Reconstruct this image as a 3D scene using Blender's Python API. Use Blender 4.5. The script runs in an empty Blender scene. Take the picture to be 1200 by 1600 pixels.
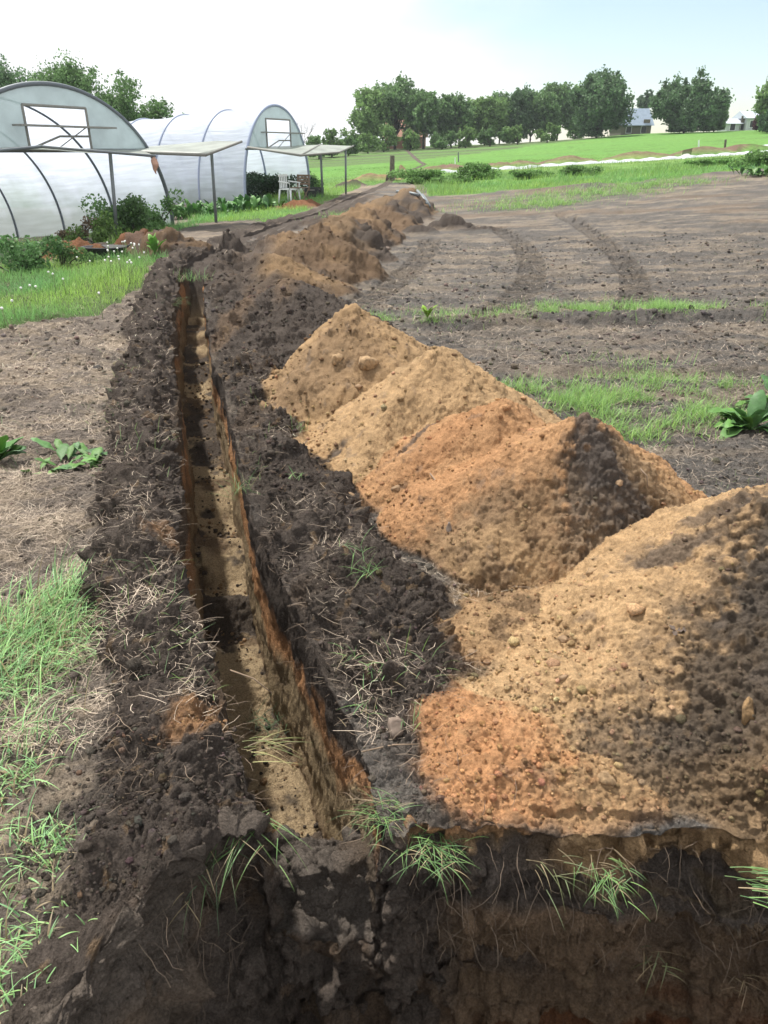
import bpy, math
import numpy as np
C = bpy.context.scene.collection
rng = np.random.default_rng(7)
R = math.radians

# ------------------------------------------------------------------ camera, sky, sun, exposure
EYE = 1.70
PITCH = R(26.0)
cam = bpy.data.cameras.new('camera'); camo = bpy.data.objects.new('camera', cam); C.objects.link(camo)
camo.location = (0, 0, EYE); camo.rotation_euler = (math.pi/2 - PITCH, 0, 0)
cam.sensor_fit = 'VERTICAL'; cam.sensor_height = 36.0; cam.lens = 36.0*1155/1600
cam.clip_start = 0.05; cam.clip_end = 6000
bpy.context.scene.camera = camo

SUN_AZ = R(-40); SUN_EL = R(60)      # azimuth from +y towards +x, elevation
sd = bpy.data.lights.new('sun', 'SUN'); sd.energy = 4.3; sd.angle = R(2.5); sd.color = (1.0, .955, .88)
so = bpy.data.objects.new('sun', sd); C.objects.link(so)
so.rotation_euler = (math.pi/2 - SUN_EL, 0, math.pi - SUN_AZ)

w = bpy.data.worlds.new('World'); bpy.context.scene.world = w; w.use_nodes = True
nt = w.node_tree; nt.nodes.clear()
N = nt.nodes.new; Lk = nt.links.new
out = N('ShaderNodeOutputWorld'); bg1 = N('ShaderNodeBackground'); bg2 = N('ShaderNodeBackground'); mx = N('ShaderNodeMixShader')
sky = N('ShaderNodeTexSky'); sky.sky_type = 'NISHITA'; sky.sun_disc = False
sky.sun_elevation = SUN_EL; sky.sun_rotation = SUN_AZ; sky.air_density = 1.0; sky.dust_density = 0.6
bg1.inputs['Strength'].default_value = 0.11
Lk(sky.outputs[0], bg1.inputs['Color'])
bg2.inputs['Color'].default_value = (.97, .985, 1, 1); bg2.inputs['Strength'].default_value = 0.80
tc = N('ShaderNodeTexCoord')
gap = Vg = N('ShaderNodeVectorMath'); Vg.operation = 'DOT_PRODUCT'
gd = np.array([0.50, 0.86, 0.20]); gd /= np.linalg.norm(gd)
Vg.inputs[1].default_value = tuple(gd)
Lk(tc.outputs['Generated'], Vg.inputs[0])
ns = N('ShaderNodeTexNoise'); ns.inputs['Scale'].default_value = 4.0; ns.inputs['Detail'].default_value = 5
mp = N('ShaderNodeMapping'); mp.inputs['Scale'].default_value = (1, 1, 2.6)
Lk(tc.outputs['Generated'], mp.inputs[0]); Lk(mp.outputs[0], ns.inputs['Vector'])
ad = N('ShaderNodeMath'); ad.operation = 'MULTIPLY_ADD'; ad.inputs[1].default_value = 0.16
Lk(ns.outputs['Fac'], ad.inputs[0]); Lk(Vg.outputs['Value'], ad.inputs[2])
mr = N('ShaderNodeMapRange'); mr.interpolation_type = 'SMOOTHSTEP'
mr.inputs['From Min'].default_value = 0.93; mr.inputs['From Max'].default_value = 1.03
mr.inputs['To Min'].default_value = 1.0; mr.inputs['To Max'].default_value = 0.12
Lk(ad.outputs[0], mr.inputs['Value'])
Lk(mr.outputs[0], mx.inputs[0]); Lk(bg1.outputs[0], mx.inputs[1]); Lk(bg2.outputs[0], mx.inputs[2])
Lk(mx.outputs[0], out.inputs['Surface'])
vs = bpy.context.scene.view_settings
vs.view_transform = 'Standard'; vs.look = 'None'; vs.gamma = 1; vs.use_curve_mapping = False; vs.exposure = 0.6

# ------------------------------------------------------------------ rays of a survey of the place (metres)
def ray(u, v):
    a = (u-600)/1155.; b = -(v-800)/1155.
    return np.array([a, math.cos(PITCH)+b*math.sin(PITCH), -math.sin(PITCH)+b*math.cos(PITCH)])
def Py(u, v, y):
    d = ray(u, v); return d*(y/d[1]) + np.array([0, 0, EYE])
def Pz(u, v, z=0.0):
    d = ray(u, v); return d*((z-EYE)/d[2]) + np.array([0, 0, EYE])

# ------------------------------------------------------------------ noise (numpy)
TAB = rng.random(65536).astype(np.float32); TAB2 = rng.random(65536).astype(np.float32); TAB3 = rng.random(65536).astype(np.float32)
def hidx(i, j, k):
    return ((i*73856093) ^ (j*19349663) ^ (k*83492791)) & 0xFFFF
def vnoise(x, y, z, s, seed=0):
    """value noise in -1..1; s = feature size"""
    x = np.asarray(x, np.float32)/s + seed*17.3; y = np.asarray(y, np.float32)/s + seed*5.1; z = np.asarray(z, np.float32)/s + seed*9.7
    xi = np.floor(x); yi = np.floor(y); zi = np.floor(z)
    fx = x-xi; fy = y-yi; fz = z-zi
    xi = xi.astype(np.int64); yi = yi.astype(np.int64); zi = zi.astype(np.int64)
    fx = fx*fx*(3-2*fx); fy = fy*fy*(3-2*fy); fz = fz*fz*(3-2*fz)
    def T(a, b, c): return TAB[hidx(xi+a, yi+b, zi+c)]
    c00 = T(0,0,0)*(1-fx)+T(1,0,0)*fx; c10 = T(0,1,0)*(1-fx)+T(1,1,0)*fx
    c01 = T(0,0,1)*(1-fx)+T(1,0,1)*fx; c11 = T(0,1,1)*(1-fx)+T(1,1,1)*fx
    return ((c00*(1-fy)+c10*fy)*(1-fz)+(c01*(1-fy)+c11*fy)*fz)*2-1
def n2(x, y, s, seed=0):
    x = np.asarray(x, np.float32)/s + seed*17.3; y = np.asarray(y, np.float32)/s + seed*5.1
    xi = np.floor(x); yi = np.floor(y); fx = x-xi; fy = y-yi
    xi = xi.astype(np.int64); yi = yi.astype(np.int64)
    fx = fx*fx*(3-2*fx); fy = fy*fy*(3-2*fy)
    def T(a, b): return TAB[hidx(xi+a, yi+b, np.int64(seed))]
    return ((T(0,0)*(1-fx)+T(1,0)*fx)*(1-fy)+(T(0,1)*(1-fx)+T(1,1)*fx)*fy)*2-1
def f2(x, y, s, o=3, seed=0):
    r = 0; a = 1.; t = 0.
    for k in range(o):
        r = r + a*n2(x, y, s, seed+k); t += a; a *= .55; s *= .48
    return r/t*1.5
def clods(x, y, z, s, seed=0, fill=.6):
    """rounded lumps of size s, height 0..1 (8-cell search)"""
    x = np.asarray(x, np.float32)/s + seed*3.3; y = np.asarray(y, np.float32)/s+seed*7.7; z = np.asarray(z, np.float32)/s+seed*1.9
    xi = np.floor(x-.5).astype(np.int64); yi = np.floor(y-.5).astype(np.int64); zi = np.floor(z-.5).astype(np.int64)
    best = np.zeros(x.shape, np.float32)
    for a in (0, 1):
        for b in (0, 1):
            for c in (0, 1):
                h = hidx(xi+a, yi+b, zi+c)
                r1 = TAB[h]; r2 = TAB2[h]; r3 = TAB3[h]; r4 = TAB[(h*7+13) & 0xFFFF]
                dx = x-(xi+a+.25+.5*r1); dy = y-(yi+b+.25+.5*r2); dz = z-(zi+c+.25+.5*r3)
                rad = .22+.38*r4
                q = 1-(dx*dx+dy*dy+dz*dz)/(rad*rad)
                hh = np.sqrt(np.clip(q, 0, 1))*rad*2*(TAB2[(h*3+5) & 0xFFFF] < fill)
                best = np.maximum(best, hh)
    return best
def sstep(a, b, x):
    t = np.clip((x-a)/(b-a), 0, 1); return t*t*(3-2*t)
def smax(a, b, k):
    h = np.clip(.5+.5*(a-b)/k, 0, 1); return b*(1-h)+a*h+k*h*(1-h)

# ------------------------------------------------------------------ the lie of the land
CT = [(670,310,28),(900,292,28),(1200,272,28),(1200,250,36),(690,274,38),(900,259,40),(1200,240,42),
      (480,237,120),(700,230,120),(880,219,120),(1000,209,120),(1200,203,120),(1500,190,120),
      (500,280,45),(500,258,75),(600,272,40),(600,255,70),(850,240,75),(1200,222,75),(850,262,40),(612,281,36),
      (600,305,28),(385,322,27.6),(478,301,31.3),(270,351,20.6)]
cp = [Py(*c) for c in CT]
cp += [np.array(p) for p in [(-10.9,23.3,-.62),(-10.1,30.3,-.5),(-13,20,-.7),(-9.1,14,-.25),(-6,16.7,-.08),(-30,120,1.2),(-70,120,1.0),(-20,40,-.3),(-20,70,.3),(-6.5,50,.3),
      (0,14,0),(4,14,.08),(8,14,.22),(-3,14,0),(0,20,.06),(6,20,.3),(12,20,.55),(-1,24,.08),(25,30,1.6),(-7,11,-.05)]]
for a in (-.8,-.4,0,.4,.8):
    for yy in (0.5, 3, 6, 9.5): cp.append(np.array((a*(yy+1), yy, 0)))
for a in (-.8,-.4,0,.4,.8): cp.append(np.array((a*200, 200, 2.6+2.5*a)))
cp = np.array(cp)
def uvw(x, y):
    y = np.clip(y, 0, 220); return np.clip(x/(y+5), -.9, .9)*3.0, np.log(y+5)*1.6
cu, cv = uvw(cp[:,0], cp[:,1])
Km = np.sqrt((cu[:,None]-cu[None])**2+(cv[:,None]-cv[None])**2+.01)
n_ = len(cp); Am = np.zeros((n_+3, n_+3)); Am[:n_,:n_] = Km+np.eye(n_)*-.02
Am[:n_,n_] = 1; Am[:n_,n_+1] = cu; Am[:n_,n_+2] = cv; Am[n_,:n_] = 1; Am[n_+1,:n_] = cu; Am[n_+2,:n_] = cv
sol = np.linalg.solve(Am, np.concatenate([cp[:,2], [0,0,0]]))
def land(x, y):
    x = np.asarray(x, float); y = np.asarray(y, float)
    u, v = uvw(x, y); r = sol[n_]+sol[n_+1]*u+sol[n_+2]*v
    for i in range(n_): r = r+sol[i]*np.sqrt((u-cu[i])**2+(v-cv[i])**2+.01)
    return r*sstep(7, 13, y)

TY = np.array([0,1.4,1.5,2.36,3.0,4.2,5.5,6.7,8.4,11.1,13,16,20,25,32,60,5000.])
TX = np.array([-.16,-.17,-.19,-.47,-.73,-1.07,-1.41,-1.75,-2.17,-2.79,-3.05,-3.0,-2.45,-1.5,-.1,3,3])
from_y = np.linspace(0, 60, 1200); sm = np.interp(from_y, TY, TX)
ker = np.hanning(21); ker /= ker.sum(); smp = np.concatenate([sm[:10][::-1]*0+sm[0], sm, sm[-10:]*0+sm[-1]]); sm2 = np.convolve(smp, ker, 'same')[10:-10]
def xc(y): return np.interp(y, from_y, sm2)
def xwob(y, seed): return .030*n2(y, y*0, .40, seed)+.018*n2(y, y*0, .12, seed+3)+.009*n2(y, y*0, .045, seed+4)
HW = .178

# spoil heaps: x, y, height, left, right, front, back reach, crispness
HEAPS = []
def heap(p, rl, rr, rf, rb, kind, name, label, crest=.06, blend=.06, lobe=None):
    HEAPS.append(dict(x=p[0], y=p[1], h=p[2], rl=rl, rr=rr, rf=rf, rb=rb, kind=kind, name=name, label=label, crest=crest, blend=blend, lobe=lobe))
heap((1.52,2.50,.66),1.0,1.4,1.75,.75,'near','sand_heap','nearest wide sand heap at the right edge, yellow crest, grey brown soil in front', .08, .1)
heap((1.02,2.22,.40),.62,.8,.8,.6,'near','sand_heap','',.15,.08,0)
heap((.66,1.90,.25),.50,.6,.5,.5,'near','sand_heap','',.2,.08,0)
heap((.40,1.70,.165),.42,.9,.45,.55,'lip','sand_heap','low orange sand spread lying on the lip of the pit beside the near grass tuft', .3, .05)
heap((.89,3.22,.66),.98,.88,.62,.8,'m3','sand_heap','orange sand heap with a black soil patch on its right side', .07)
heap((.05,2.52,.22),.24,.26,.46,.42,'dark','soil_heap','clumpy dark turf mound between the trench and the hollow at the foot of the heaps',.3,.08)
heap((-.38,3.55,.20),.30,.40,.45,.5,'dark','soil_heap','low dark turf mound between the trench and the smooth sand heap',.3,.08)
heap((.52,2.40,.13),.50,.45,.55,.45,'m3','sand_heap','',.5,.05,4)
heap((.62,3.75,.56),.9,.6,.7,.7,'m3b','sand_heap','small orange shoulder heap tucked behind the heap with the black patch', .06)
heap((.30,4.36,.70),.90,1.05,.88,.8,'m2','sand_heap','smooth pale yellow sand heap, second behind the pit, with a clean pointed top', .05)
heap((-.24,5.39,.74),.74,1.05,.95,.9,'m1','sand_heap','peaked brown sand heap with lumps on its front, farthest of the big pale heaps', .05)
heap((-.92,7.55,.60),1.0,1.05,1.4,1.3,'m0','soil_heap','long dark soil heap with a thin sandy top beside the trench', .1)
heap((-1.45,10.1,.56),.75,1.15,1.3,1.3,'c1','soil_heap','brown and orange heap directly behind the long dark soil heap', .1)
heap((-1.68,12.8,.56),.8,1.35,1.3,1.3,'c2','soil_heap','brown heap with an orange sandy streak, beside the black clump of soil', .1)
for k,(p,l) in enumerate([((500,345),'first low brown heap in the far row running towards the fence post'),((533,331),'dark striped heap in the far row past the bend of the trench'),
        ((566,319),'middle heap of the far row with orange side facing left'),((602,307),'brown heap before the last one in the far row'),((640,295),'last brown heap at the far end of the row with poles lying on it')]):
    q = Py(p[0], p[1]-4, (11.8,14.0,16.5,19.5,22.6)[k]); hz = q[2]-float(land(q[0], q[1]))+.06
    heap((q[0],q[1],max(.5,hz)*.88),1.2+.1*k,(1.0,1.0,.95,.9,.85)[k],1.55+.25*k,1.55+.25*k,'far%d'%k,'soil_heap',l,.12,.1)
def hp(u, v, y, h): 
    q = Py(u, v, y); return (q[0], y, h)
heap(hp(262,372,14.6,.48),.8,.8,.7,.7,'root','soil_heap','rounded rooty brown heap at the corner where the trench meets the grass',.12,.1)
heap(hp(222,378,15.0,.36),.8,.5,.5,.6,'rust','soil_heap','rusty orange heap in front of the near polytunnel, right of its post',.1,.08)
heap(hp(100,385,14.4,.42),.75,.95,.6,.6,'rustl','soil_heap','rust brown heap on the left in front of the near polytunnel',.1,.08)
heap(hp(165,392,14.6,.25),.4,.4,.4,.5,'dark','soil_heap','small black heap between two rusty heaps',.1,.08)
heap(hp(470,318,25.5,.3),1.3,.9,.6,.8,'rustc','soil_heap','low rusty heap in the grass in front of the white chair',.2,.1)
heap(hp(548,291,33,.42),.8,.9,.8,.9,'dark2','soil_heap','dark heap left of the fence post behind the far polytunnel posts',.1,.08)
heap(hp(580,287,36,.4),1.3,1.5,.8,1.2,'tan','soil_heap','pale brown heap just left of the fence post',.1,.08)
heap(hp(625,278,38,.5),.8,.7,.8,1.2,'tan2','soil_heap','pale brown heap just right of the fence post',.1,.08)
for (u,v,y,h,l) in [(708,356,18.5,.36,'tall black crumbly clump of soil standing on the tilled field'),(650,368,17.6,.2,'flat black clump at the left end of the field clumps'),
                    (745,368,17.8,.16,'low black clump at the right end of the field clumps')]:
    heap(hp(u,v,y,h),.75,.75,.35,.35,'black','soil_clump',l,.15,.05)
heap(hp(352,366,14.0,.5),.32,.36,.35,.4,'black','soil_clump','black clump of soil with a notched top at the head of the trench',.2,.03)
BANDY = [(700,273),(760,268),(840,263),(900,259),(960,256),(1010,250),(1100,246),(1180,237)]
for k,(u,v) in enumerate([(700,270),(790,264),(880,257),(990,247),(1095,241),(1160,237)]):
    p = Py(u, v, 43+ k*.9)
    heap((p[0],p[1],.5),2.0,2.4,.7,.9,'strip','soil_heap',['brown heap at the left end of the white row cover','second low brown heap behind the white row cover',
      'third low brown heap behind the white row cover','fourth low brown heap behind the white row cover','fifth low brown heap behind the white row cover','brown heap between the two white row covers at the right'][k],.3,.1)
heap(hp(1068,242,46,.38),.9,.9,.6,.6,'gravel','gravel_heap','pale grey pointed gravel heap beside the white row cover',.05,.08)
def trackx(y, u0):  # lateral place of tyre tracks
    return u0
TRK = [np.array([Pz(*p)[:2] for p in T]) for T in (
    [(560,480),(600,455),(640,425),(668,395),(672,378)],
    [(750,500),(795,475),(828,445),(832,415),(812,385),(778,365)],
    [(985,490),(995,465),(990,435),(965,405),(925,375),(870,348)])]
def trk(x, y):
    """tread depth field and along-track coordinate"""
    d = np.full(x.shape, 9.); s = np.zeros(x.shape)
    for P in TRK:
        acc = 0
        for a, b in zip(P[:-1], P[1:]):
            ab = b-a; L = np.hypot(*ab); t = np.clip(((x-a[0])*ab[0]+(y-a[1])*ab[1])/L**2, 0, 1)
            dd = np.hypot(x-a[0]-t*ab[0], y-a[1]-t*ab[1]); mm = dd < d
            sg = ((x-a[0])*ab[1]-(y-a[1])*ab[0])/L
            d = np.where(mm, dd, d); s = np.where(mm, acc+t*L+.45*np.abs(sg), s); acc += L
    return d, s

def heaps_at(x, y, zl):
    """combined spoil height above zl, with the index of the heap on top"""
    wx = x+.05*n2(x, y, .45, 11)+.02*n2(x, y, .15, 12); wy = y+.05*n2(x, y, .45, 13)+.02*n2(x, y, .15, 14)
    H = np.zeros(x.shape); idx = np.full(x.shape, -1, np.int16); top = np.full(x.shape, .035)
    for i, h in enumerate(HEAPS):
        R_ = max(h['rl'], h['rr'], h['rf'], h['rb'])*1.3
        m = (np.abs(x-h['x']) < R_) & (np.abs(y-h['y']) < R_)
        if not m.any(): continue
        fx = wx[m]-h['x']; fy = wy[m]-h['y']
        if h['y'] > 12: fx = fx+.1*n2(x[m], y[m], .5, 21); fy = fy+.1*n2(x[m], y[m], .5, 22)
        d = np.sqrt((fx/np.where(fx < 0, h['rl'], h['rr']))**2+(fy/np.where(fy < 0, h['rf'], h['rb']))**2+h['crest']**2)-h['crest']*.6
        ang = np.arctan2(fy, fx)
        d = d*(1+.05*np.sin(ang*5+i)+.04*np.sin(ang*9+2*i))
        v = h['h']*(1-d)
        v = np.where(v < .12*h['h'], .12*h['h']*np.exp((v-.12*h['h'])/(.12*h['h']+1e-6)), v)
        v = np.where(d > 1.35, v*np.exp(-(d-1.35)*8), v)
        Hm = H[m]; tm = top[m]; im = idx[m]
        H[m] = smax(Hm, v, h['blend'])-h['blend']*.25*np.exp(-((Hm-v)/h['blend'])**2)
        w_ = v > tm; im[w_] = i if h['lobe'] is None else h['lobe']; tm[w_] = v[w_]; top[m] = tm; idx[m] = im
    H = H*(.30+.70*sstep(-.01, .17+.04*n2(x, x*0, .09, 55), y-ywall(x)))
    return np.maximum(H-.01, 0), idx

def banks(x, y):
    c = xc(y); dl = (c-HW)-x; dr = x-(c+HW)
    fade = 1-.6*sstep(12.2, 14.5, y)-.4*sstep(26, 32, y)
    hl = (.21+.07*n2(y, y*0, .7, 31)+.04*n2(x, y, .25, 32))
    L = hl*(.45+.55*sstep(0, .16, dl))*(1-sstep(.26, .56+.12*n2(y, y*0, .5, 33), dl))*(dl > -.05)
    hr = (.19+.07*n2(y, y*0, .8, 35)+.08*n2(x, y, .25, 36))
    Rb = hr*(.3+.7*sstep(0, .22, dr))*(1-sstep(.32, .72+.12*n2(y, y*0, .4, 37), dr))*(dr > -.05)
    return L*fade*(.55+.45*sstep(1.4, 1.8, y)), Rb*fade*(.22+.78*sstep(1.55, 2.3, y))

def ground(x, y, full=False):
    """height of the ground surface (outside trench and pit) with medium relief"""
    x = np.asarray(x, float); y = np.asarray(y, float)
    zl = land(x, y); H, idx = heaps_at(x, y, zl); L, Rb = banks(x, y)
    b = np.maximum(L, Rb)
    nearm = 1-sstep(10, 40, y)
    z = .018*f2(x, y, .9, 3, 41)+.012*f2(x, y, .22, 2, 44)*nearm
    z = z+.012*np.sin((y+.2*n2(x, y, 1.2, 45))*8.5)*(x < c_left(y))*(y < 8)*(y > 2)
    # furrow edges across the field
    fy = 8.0+.10*x+.10*n2(x, y*0, .8, 47)
    z = z+(.07*np.exp(-((y-fy-.25)/.16)**2)-.05*np.exp(-((y-fy+.05)/.12)**2))*sstep(.2, .8, x)
    fy2 = 5.9+.08*x+.08*n2(x, y*0, .7, 48)
    z = z+(.05*np.exp(-((y-fy2-.2)/.14)**2)-.03*np.exp(-((y-fy2)/.1)**2))*sstep(1.0, 1.6, x)
    fy3 = 26.0+.22*x
    z = z+.12*np.exp(-((y-fy3)/.5)**2)*sstep(.3,.7,n2(x,y,2.5,49)*.5+.5)*(x > 1.2)*(y < 32)
    d, s = trk(x, y)
    inn = 1-sstep(.17, .23, d)
    z = z-.036*inn+.014*np.exp(-((d-.27)/.06)**2)+inn*.028*np.sign(np.sin(s*2*math.pi/.16))*(y > 6)
    # right field sun-cracked plough texture
    tot = zl+smax(H, b, .05)+z*(1-.6*sstep(.1, .3, H))
    if full: return tot, idx, L, Rb, H, d
    return tot
def c_left(y): return xc(y)-HW-.5

# ------------------------------------------------------------------ one parametric sheet: pit, trench, ground
def ywall(x):
    s = sstep(-.98, -.36, x)
    return .25+(1.43-.25)*s**.7-.05*sstep(.5, 1.6, x)+.016*n2(x, x*0, .3, 51)+.018*n2(x, x*0, .1, 52)+.018*n2(x, x*0, .04, 53)
def depth(x): return 1.25*sstep(-1.0, -.36, x+.05*n2(x, x*0, .12, 57))
def spread(x): return .07+.55*(1-sstep(-.85, -.33, x))

Y = [1.43]
while Y[-1] < 240: Y.append(Y[-1]+.0023*Y[-1]*(1+min((Y[-1]/13)**2, 9)))
Y = np.array(Y+[400., 1000., 4000.])
nl, nw, nf, nr = 420, 40, 50, 820
gl = np.linspace(1, 0, nl, endpoint=False)**1.25      # 1 = far left .. 0 = trench edge
gr = np.linspace(0, 1, nr+1)[1:]**1.12
def sheet_xy(Yr, yy):
    """x of every column for rows at yy"""
    c = xc(np.clip(yy, 0, 60))
    cl = c-HW-xwob(yy, 61)*(yy < 40); cr = c+HW+.55*xwob(yy, 62)*(yy < 40)
    xl = -(0.85*np.maximum(yy,0)+1.7); xr = 0.85*np.maximum(yy,0)+2.1
    xl = np.where(yy < 0, -1.7+yy*0, xl); xr = np.where(yy < 0, 2.1, xr)
    X = np.zeros((len(yy), nl+nw+nf+nw+nr))
    X[:, :nl] = cl[:,None]-(cl-xl)[:,None]*gl[None]
    tw = np.linspace(0, 1, nw)
    X[:, nl:nl+nw] = cl[:,None]+(.022*tw)[None]
    tf = np.linspace(0, 1, nf+2)[1:-1]
    X[:, nl+nw:nl+nw+nf] = (cl+.022)[:,None]+((cr-cl-.044)[:,None])*tf[None]
    X[:, nl+nw+nf:nl+2*nw+nf] = (cr-.022)[:,None]+(.022*tw)[None]
    X[:, nl+2*nw+nf:] = cr[:,None]+(xr-cr)[:,None]*gr[None]
    return X
# ground rows
X = sheet_xy(Y, Y)
dec = np.exp(-(Y-1.43)/.8)[:,None]
YY = Y[:,None]+(ywall(X)-1.43)*dec
Zg, idx, Lb, Rb, Hh, dtr = ground(X, YY, True)
ncol = X.shape[1]; sec = np.zeros(ncol, int); sec[nl:nl+nw] = 1; sec[nl+nw:nl+nw+nf] = 2; sec[nl+nw+nf:nl+2*nw+nf] = 3
zl0 = Zg[:, nl-1]; zr0 = Zg[:, nl+2*nw+nf]
yv = Y[:,None]
ridge = .10*np.exp(-(((yv-3.72)/.10)**2))+.05*np.maximum(0, np.sin(yv*6.2+.6*n2(yv, yv*0, .8, 71)))*(yv > 2.8)
TD = (-.80+.15*sstep(3.5, 9, yv)+.05*n2(yv, yv*0, .6, 72)+ridge*1.6-.30*sstep(3.0,3.7,yv)*(1-sstep(3.7,3.78,yv))*0)
TD = TD*(1-sstep(11.8, 12.7, yv))+land(xc(np.clip(Y,0,60)), Y)[:,None]
TD = TD*(1-sstep(2.02, 1.72, yv))+(-.31-.10*sstep(1.6,1.43,yv))*sstep(2.02, 1.72, yv)
zf = TD+.03*f2(X, YY, .3, 3, 73)+(.05*f2(X, YY, .16, 3, 74)+.035*clods(X, YY, X*0, .12, 77, .8))*sstep(2.1, 1.8, yv)
tw = np.linspace(0, 1, nw)
cwl = slice(nl, nl+nw); cf = slice(nl+nw, nl+nw+nf); cwr = slice(nl+nw+nf, nl+2*nw+nf)
zfl = zf[:, nl+nw:nl+nw+1]; zfr = zf[:, nl+nw+nf-1:nl+nw+nf]
Z = Zg.copy()
Z[:, cwl] = zl0[:,None]*(1-tw)[None]+zfl*tw[None]
Z[:, cf] = zf[:, cf]
Z[:, cwr] = zfr*(1-tw)[None]+zr0[:,None]*tw[None]
# debris against the right wall foot and slumped soil in the mouth of the trench
def lump(x, y):
    return -.20-1.3*np.sqrt(((x-.06)/.9)**2+((y-1.66)/.8)**2+.003)+.08*f2(x, y, .12, 3, 76)+.04*clods(x, y, x*0, .1, 79, .8)-.03
lm = lump(X, YY); tr = (sec > 0)[None, :] & (YY < 2.6)
Z = np.where(tr, np.maximum(Z, np.minimum(lm, Z+.55)), Z)
# pit rows
k = np.linspace(0, 1, 210, endpoint=False)[:,None]
X0 = X[0:1]; yw = YY[0:1]; z0 = Z[0:1]; D = depth(X0); sp = spread(X0)
shl = 1-sstep(-.5, -.25, X0)
ke = k*(1-shl)+(1-(1-k)**1.9)*shl
zpit = -D*(1-ke)+z0*ke
zpit = np.where(D < .05, z0-(D+.004)*(1-k), zpit)
und = .075*np.exp(-((zpit+.20+.06*n2(X0, X0*0, .4, 81))/.10)**2)*sstep(.0, .12, X0)+.04*np.exp(-((zpit+.5)/.09)**2)*sstep(.1,.3,X0)
und = und+.13*np.exp(-((zpit+.27)/.14)**2)*np.exp(-((X0+.42)/.11)**2)
ypit = yw-sp*(1-k)+und+.035*vnoise(X0+0*k, 0*zpit, zpit, .22, 83)+.02*vnoise(X0+0*k, 0*zpit, zpit*2.5, .09, 84)*(1-k)**.2
ypit = ypit-(.04+.03*n2(X0, X0*0, .1, 58))*np.exp(-((X0+.12)/.30)**2)*np.exp(-((zpit+.58)/.24)**2)
cutf = sstep(.10, .28, X0)*sstep(-.05, -.16, zpit)
ypit = ypit-(.055*clods(X0+0*k, 0*zpit, zpit, .11, 87, .7)+.03*clods(X0+0*k, 0*zpit, zpit, .05, 88, .7)-.02)*(1-k)**.3*(1-.75*cutf)
ztl = zpit+.07*X0
ypit = ypit+cutf*(.040*vnoise(X0*.25+0*k, 0*zpit, ztl, .10, 89)+.022*vnoise(X0*.35+0*k, 0*zpit, ztl, .035, 90)+.03*sstep(.1,.5,vnoise(X0*.6, 0*zpit, ztl, .18, 97)))
xp = X0+0*k
kf = np.linspace(0, 1, 120, endpoint=False)[:,None]**.45
yfl = -.65+(ypit[0:1]+.65)*kf
zfl2 = -D+0*kf+.04*f2(xp[:1]+0*kf, yfl, .4, 3, 85)*(D > .3)
xf = X0+0*kf
lmf = lump(xf, yfl)

lmw = 0
# left slope of the pit as a crumbly bank
kb = np.linspace(0, 1, 30, endpoint=False)[:,None]
yb = -9+kb*8.3; xb = X0+0*kb+ (X0*(-yb)*.4); zb = 0*xb
kc = np.linspace(0, 1, 8, endpoint=False)[:,None]
yc2 = -.70+.05*kc; xc2 = X0+0*kc; zc2 = -D*kc
PX = np.concatenate([xb, xc2, xf, xp, X]); PYY = np.concatenate([yb+0*xb, yc2+0*xc2, yfl, ypit, YY]); PZ = np.concatenate([zb, zc2+0*xc2, zfl2, zpit, Z])
nrows = PX.shape[0]; r_floor = 38; r_wall = 38+120; r_g = r_wall+210
del lmw, lmf
def grow(a, fill):  # extend ground-row fields to all rows
    b = np.full((nrows, ncol), fill, a.dtype); b[r_g:] = a; return b
IDX = grow(idx, -1); LB = grow(Lb, 0.); RB = grow(Rb, 0.); HH = grow(Hh, 0.); DT = grow(dtr, 9.)
HH = HH/(.30+.70*sstep(-.01, .17+.04*n2(PX, PX*0, .09, 55), PYY-ywall(PX)))
# normals of the base sheet
def normals(PX, PY_, PZ):
    ax = np.gradient(PX, axis=1); ay = np.gradient(PY_, axis=1); az = np.gradient(PZ, axis=1)
    bx = np.gradient(PX, axis=0); by = np.gradient(PY_, axis=0); bz = np.gradient(PZ, axis=0)
    nx = ay*bz-az*by; ny = az*bx-ax*bz; nz = ax*by-ay*bx
    l = np.sqrt(nx*nx+ny*ny+nz*nz)+1e-12
    return nx/l, ny/l, nz/l
def blur(a, n=2):
    for _ in range(n):
        a = a.copy(); a[1:-1] = (a[:-2]+2*a[1:-1]+a[2:])/4; a[:,1:-1] = (a[:,:-2]+2*a[:,1:-1]+a[:,2:])/4
    return a
nx, ny, nz = normals(PX, PYY, PZ); nx = blur(nx, 4); ny = blur(ny, 4); nz = blur(nz, 4)
l = np.sqrt(nx*nx+ny*ny+nz*nz)+1e-9; nx /= l; ny /= l; nz /= l

# ------------------------------------------------------------------ what lies where (albedo and roughness of the relief)
x = PX; y = PYY; z = PZ
inpit = np.zeros((nrows, 1), bool); inpit[:r_g] = True
trc = (sec > 0)[None,:] & (np.arange(nrows)[:,None] >= r_g)
wallc = ((sec == 1) | (sec == 3))[None,:] & (np.arange(nrows)[:,None] >= r_g)
warp = .12*n2(x, y, .5, 91)+.06*n2(x, y, .17, 92)+.045*n2(x, y, .06, 93)+.04*n2(x, y, .025, 94)*(y < 7)
SOIL = np.array([.128,.108,.092]); DARK = np.array([.082,.067,.057]); SAND = np.array([.53,.350,.190]); ORNG = np.array([.54,.285,.140])
TAN = np.array([.36,.27,.165]); STRAW = np.array([.36,.29,.215]); FIELD = np.array([.140,.128,.117]); BRN = np.array([.180,.122,.078]); RUST = np.array([.20,.095,.05])
GRS = np.array([.125,.225,.062]); GREY = np.array([.105,.086,.070])
col = np.empty((nrows, ncol, 3), np.float32); col[:] = FIELD
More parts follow.
